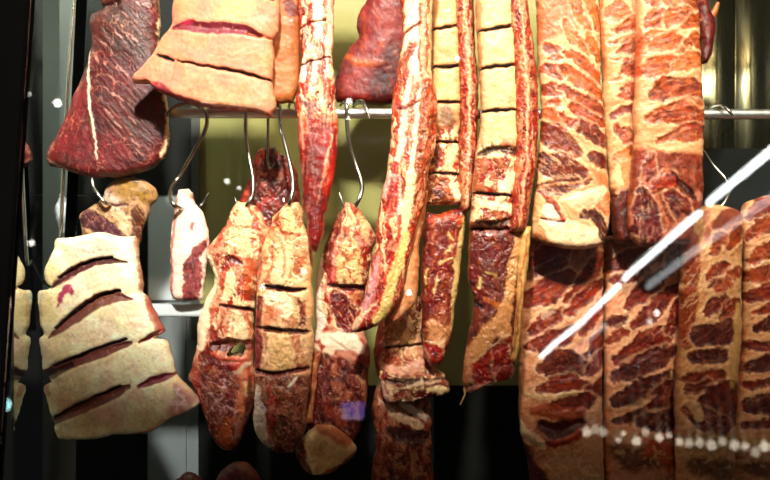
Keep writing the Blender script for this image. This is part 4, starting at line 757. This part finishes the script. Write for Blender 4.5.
# the lamp inside the case, mirrored in the olive panel
def case_lamp(name, xa, xb, label, s, col=(1,.95,.8), y=-.1, z=2.33):
    e = link(bpy.data.objects.new(name, None)); e.location = ((xa+xb)/2, y, z+.06); tag(e, label, 'lamp', 'tube lamps above the meat')
    M = e.location
    h = box('housing', xa-M.x, xb-M.x, -.03, .03, 0, .03, M_STEEL, e, .004)
    t = tube('lamp_tube', [(xa-M.x+.01, 0, -.035), (xb-M.x-.01, 0, -.035)], .02, emit(name+'_light', col, s), e, 14)
    for xx in (xa-M.x+.02, xb-M.x-.02): box('end_cap', xx-.01, xx+.01, -.02, .02, -.05, 0, M_STEEL, e)
case_lamp('case_lamp', -.40, .10, 'tube lamp above the middle of the case, over the hooks', 6)
case_lamp('case_lamp', .42, .95, 'tube lamp above the full racks', 8)

# ------------------------------------------------------------------ the shop behind the viewer, mirrored in the front glass
nrm = Vector((0, -math.cos(TILT), math.sin(TILT)))
eye = Vector((0, CAM_Y, CAM_Z))
def mirrored(px, py, h=3.4, y_stop=None):
    d = Vector(((px-385)/FPX, 1, (240-py)/FPX)); P0 = Vector((0, GY, 1.5))
    hit = eye+d*((P0-eye).dot(nrm)/d.dot(nrm)); r_ = d-2*d.dot(nrm)*nrm
    t = (h-hit.z)/r_.z if y_stop is None else (y_stop-hit.y)/r_.y
    return hit+r_*t
HC = 3.4
M_TUBE = emit('fluorescent', (.95, 1, 1), 15); M_TUBE2 = emit('fluorescent_dim', (.95, .98, 1), 1.9)
def ceiling_tube(a, b, mat, rad, label, group):
    A = mirrored(*a); B = mirrored(*b); c = (A+B)/2
    e = link(bpy.data.objects.new('ceiling_tube_lamp', None)); e.location = (c.x, c.y, HC+.1); tag(e, label, 'lamp', group)
    tube('lamp_tube', [A-e.location, B-e.location], rad, mat, e, 12)
    d = (B-A).normalized(); s = Vector((-d.y, d.x, 0))*rad*.8; V = []
    for P in (A, B):
        for k in (-1, 1):
            for z in (rad+.004, .349): V.append(P-e.location+s*k+Vector((0,0,z)))
    mesh_obj('housing', V, np.array([[0,1,3,2],[4,6,7,5],[0,4,5,1],[2,3,7,6],[0,2,6,4],[1,5,7,3]]), M_STEEL, e, smooth=False)
segs = [((541,357),(557,342)), ((559,340.5),(583,322)), ((585,319),(619,286)), ((624,279),(700,213)), ((709,203),(790,136))]
words = ['farthest', 'second farthest', 'middle', 'second nearest', 'nearest']
for (a, b), w_ in zip(segs, words):
    ceiling_tube(a, b, M_TUBE, .026, 'bright %s tube in the reflected row of five across the glass at right' % w_, 'bright ceiling tubes')
for (a, b), w_ in zip([((576,350),(606,325)), ((648,287),(700,248)), ((704,245),(790,186))], ('farthest', 'middle', 'nearest')):
    ceiling_tube(a, b, M_TUBE2, .028, 'faint %s tube in the dim reflected row below the bright one' % w_, 'dim ceiling tubes')
def bulb(px, py, rpx, s, col, label, h=3.4, group='small ceiling lights mirrored in the glass'):
    P = mirrored(px, py, h); R = rpx*1.12/FPX*(P-eye).length; s *= .95
    e = link(bpy.data.objects.new('ceiling_spotlight', None)); e.location = P+Vector((0,0,R+.03)); tag(e, label, 'lamp', group)
    n = 12; V = []; F = []
    for i in range(n+1):
        for k in range(16):
            t = math.pi*i/n; f = 2*math.pi*k/16; V.append((R*math.sin(t)*math.cos(f), R*math.sin(t)*math.sin(f), R*math.cos(t)-R-.03))
    for i in range(n):
        for k in range(16): F.append([i*16+k, i*16+(k+1)%16, (i+1)*16+(k+1)%16, (i+1)*16+k])
    key = 'bulb_%g_%s' % (s, col); mt = bpy.data.materials.get(key) or emit(key, col, s)
    mesh_obj('bulb', V, np.array(F), mt, e)
    tube('canopy', [(0,0,-.03), (0,0,max(.06, 3.75-e.location.z))], max(R*.6, .01), M_STEEL, e, 12)
WHT = (1, .96, .86)
for px, py, rp, s, lab in ((57,103,6.5,22,'round white spot beside the chrome rod, left of the dark slab'), (349,101,6,24,'round white spot where the rail crosses the olive gap'), (348.5,118,3.6,20,'small white spot just under the rail in the olive gap'),
    (457.5,58,5.5,20,'round white spot on the narrower scored strip'), (322,38,4.5,10,'soft white spot high on the narrow red strip'), (304,272,3.6,20,'white spot on the right side of the three-block chunk'), (300,279,4.2,5,'soft violet-white spot just under the other on the three-block chunk'),
    (262.5,287,3.6,18,'white spot at the left end of the cut on the three-block chunk'), (227,181,4.6,18,'white spot on the olive panel left of the dark lump'), (239,188,3,14,'smaller white spot closest to the dark lump'), (58,253,4.2,18,'white spot at the foot of the chrome rod, on the fat slab'),
    (31,243,4.4,14,'white spot in the side glass left of the fat slab'), (409,293,4,20,'white spot on the fat lip of the curling strip'), (657,313,4,16,'brighter white spot on the second lower rack'), (650,322,4,7,'fainter white spot on the second lower rack'), (29,94,3,6,'faint spot beside the black corner post')):
    bulb(px, py, rp, s, WHT, lab)
bulb(5, 405, 6, 14, (.45, .95, .9), 'teal spot on the black corner post near the bottom')
rng = np.random.RandomState(4)
for k in range(18):
    px = 584+k*10.6+rng.uniform(-3, 3); py = 431+18*(px-588)/180+rng.uniform(-5, 6)
    bulb(px, py, rng.uniform(3.2, 6), rng.uniform(3, 7).__round__(1), (1, .86, .66), 'small warm light in the blurred string mirrored across the bottom right', 2.4+.01*k, 'warm lights mirrored at bottom right')
# monitor on the far shop wall
A = mirrored(353, 410, y_stop=-8.0)
e = link(bpy.data.objects.new('wall_screen', None)); e.location = (A.x, A.y-.08, A.z); tag(e, 'violet-blue screen mirrored on the hooked chunk with the pale cut end', 'screen')
w_ = 13/FPX*8.2; h_ = 10/FPX*8.2
box('screen_frame', -w_-.02, w_+.02, -.04, .04, -h_-.02, h_+.02, M_BLACK, e)
ms, nt, bs = nmat('screen_glow'); bs.inputs['Base Color'].default_value = (.02,.02,.03,1)
tc = N(nt,'ShaderNodeTexCoord'); no = N(nt,'ShaderNodeTexNoise'); no.inputs['Scale'].default_value = 9; cr = N(nt,'ShaderNodeValToRGB')
cr.color_ramp.elements[0].color = (.10,.12,.9,1); cr.color_ramp.elements[0].position = .4; cr.color_ramp.elements[1].color = (.75,.6,1,1); cr.color_ramp.elements[1].position = .6
nt.links.new(tc.outputs['Object'], no.inputs['Vector']); nt.links.new(no.outputs['Fac'], cr.inputs[0]); nt.links.new(cr.outputs[0], bs.inputs['Emission Color']); bs.inputs['Emission Strength'].default_value = 1.9
box('screen_face', -w_, w_, .04, .046, -h_, h_, ms, e)
tag(box('wall_shop', -6, 8, -16.3, -16, -1, 5, plain('shop_far_wall', (.02,.02,.018), .8)), kind='structure')
tag(box('ceiling_shop', -3.2, 6, -16, -.9, 3.75, 3.8, plain('shop_ceiling', (.05,.05,.05), .8)), kind='structure')
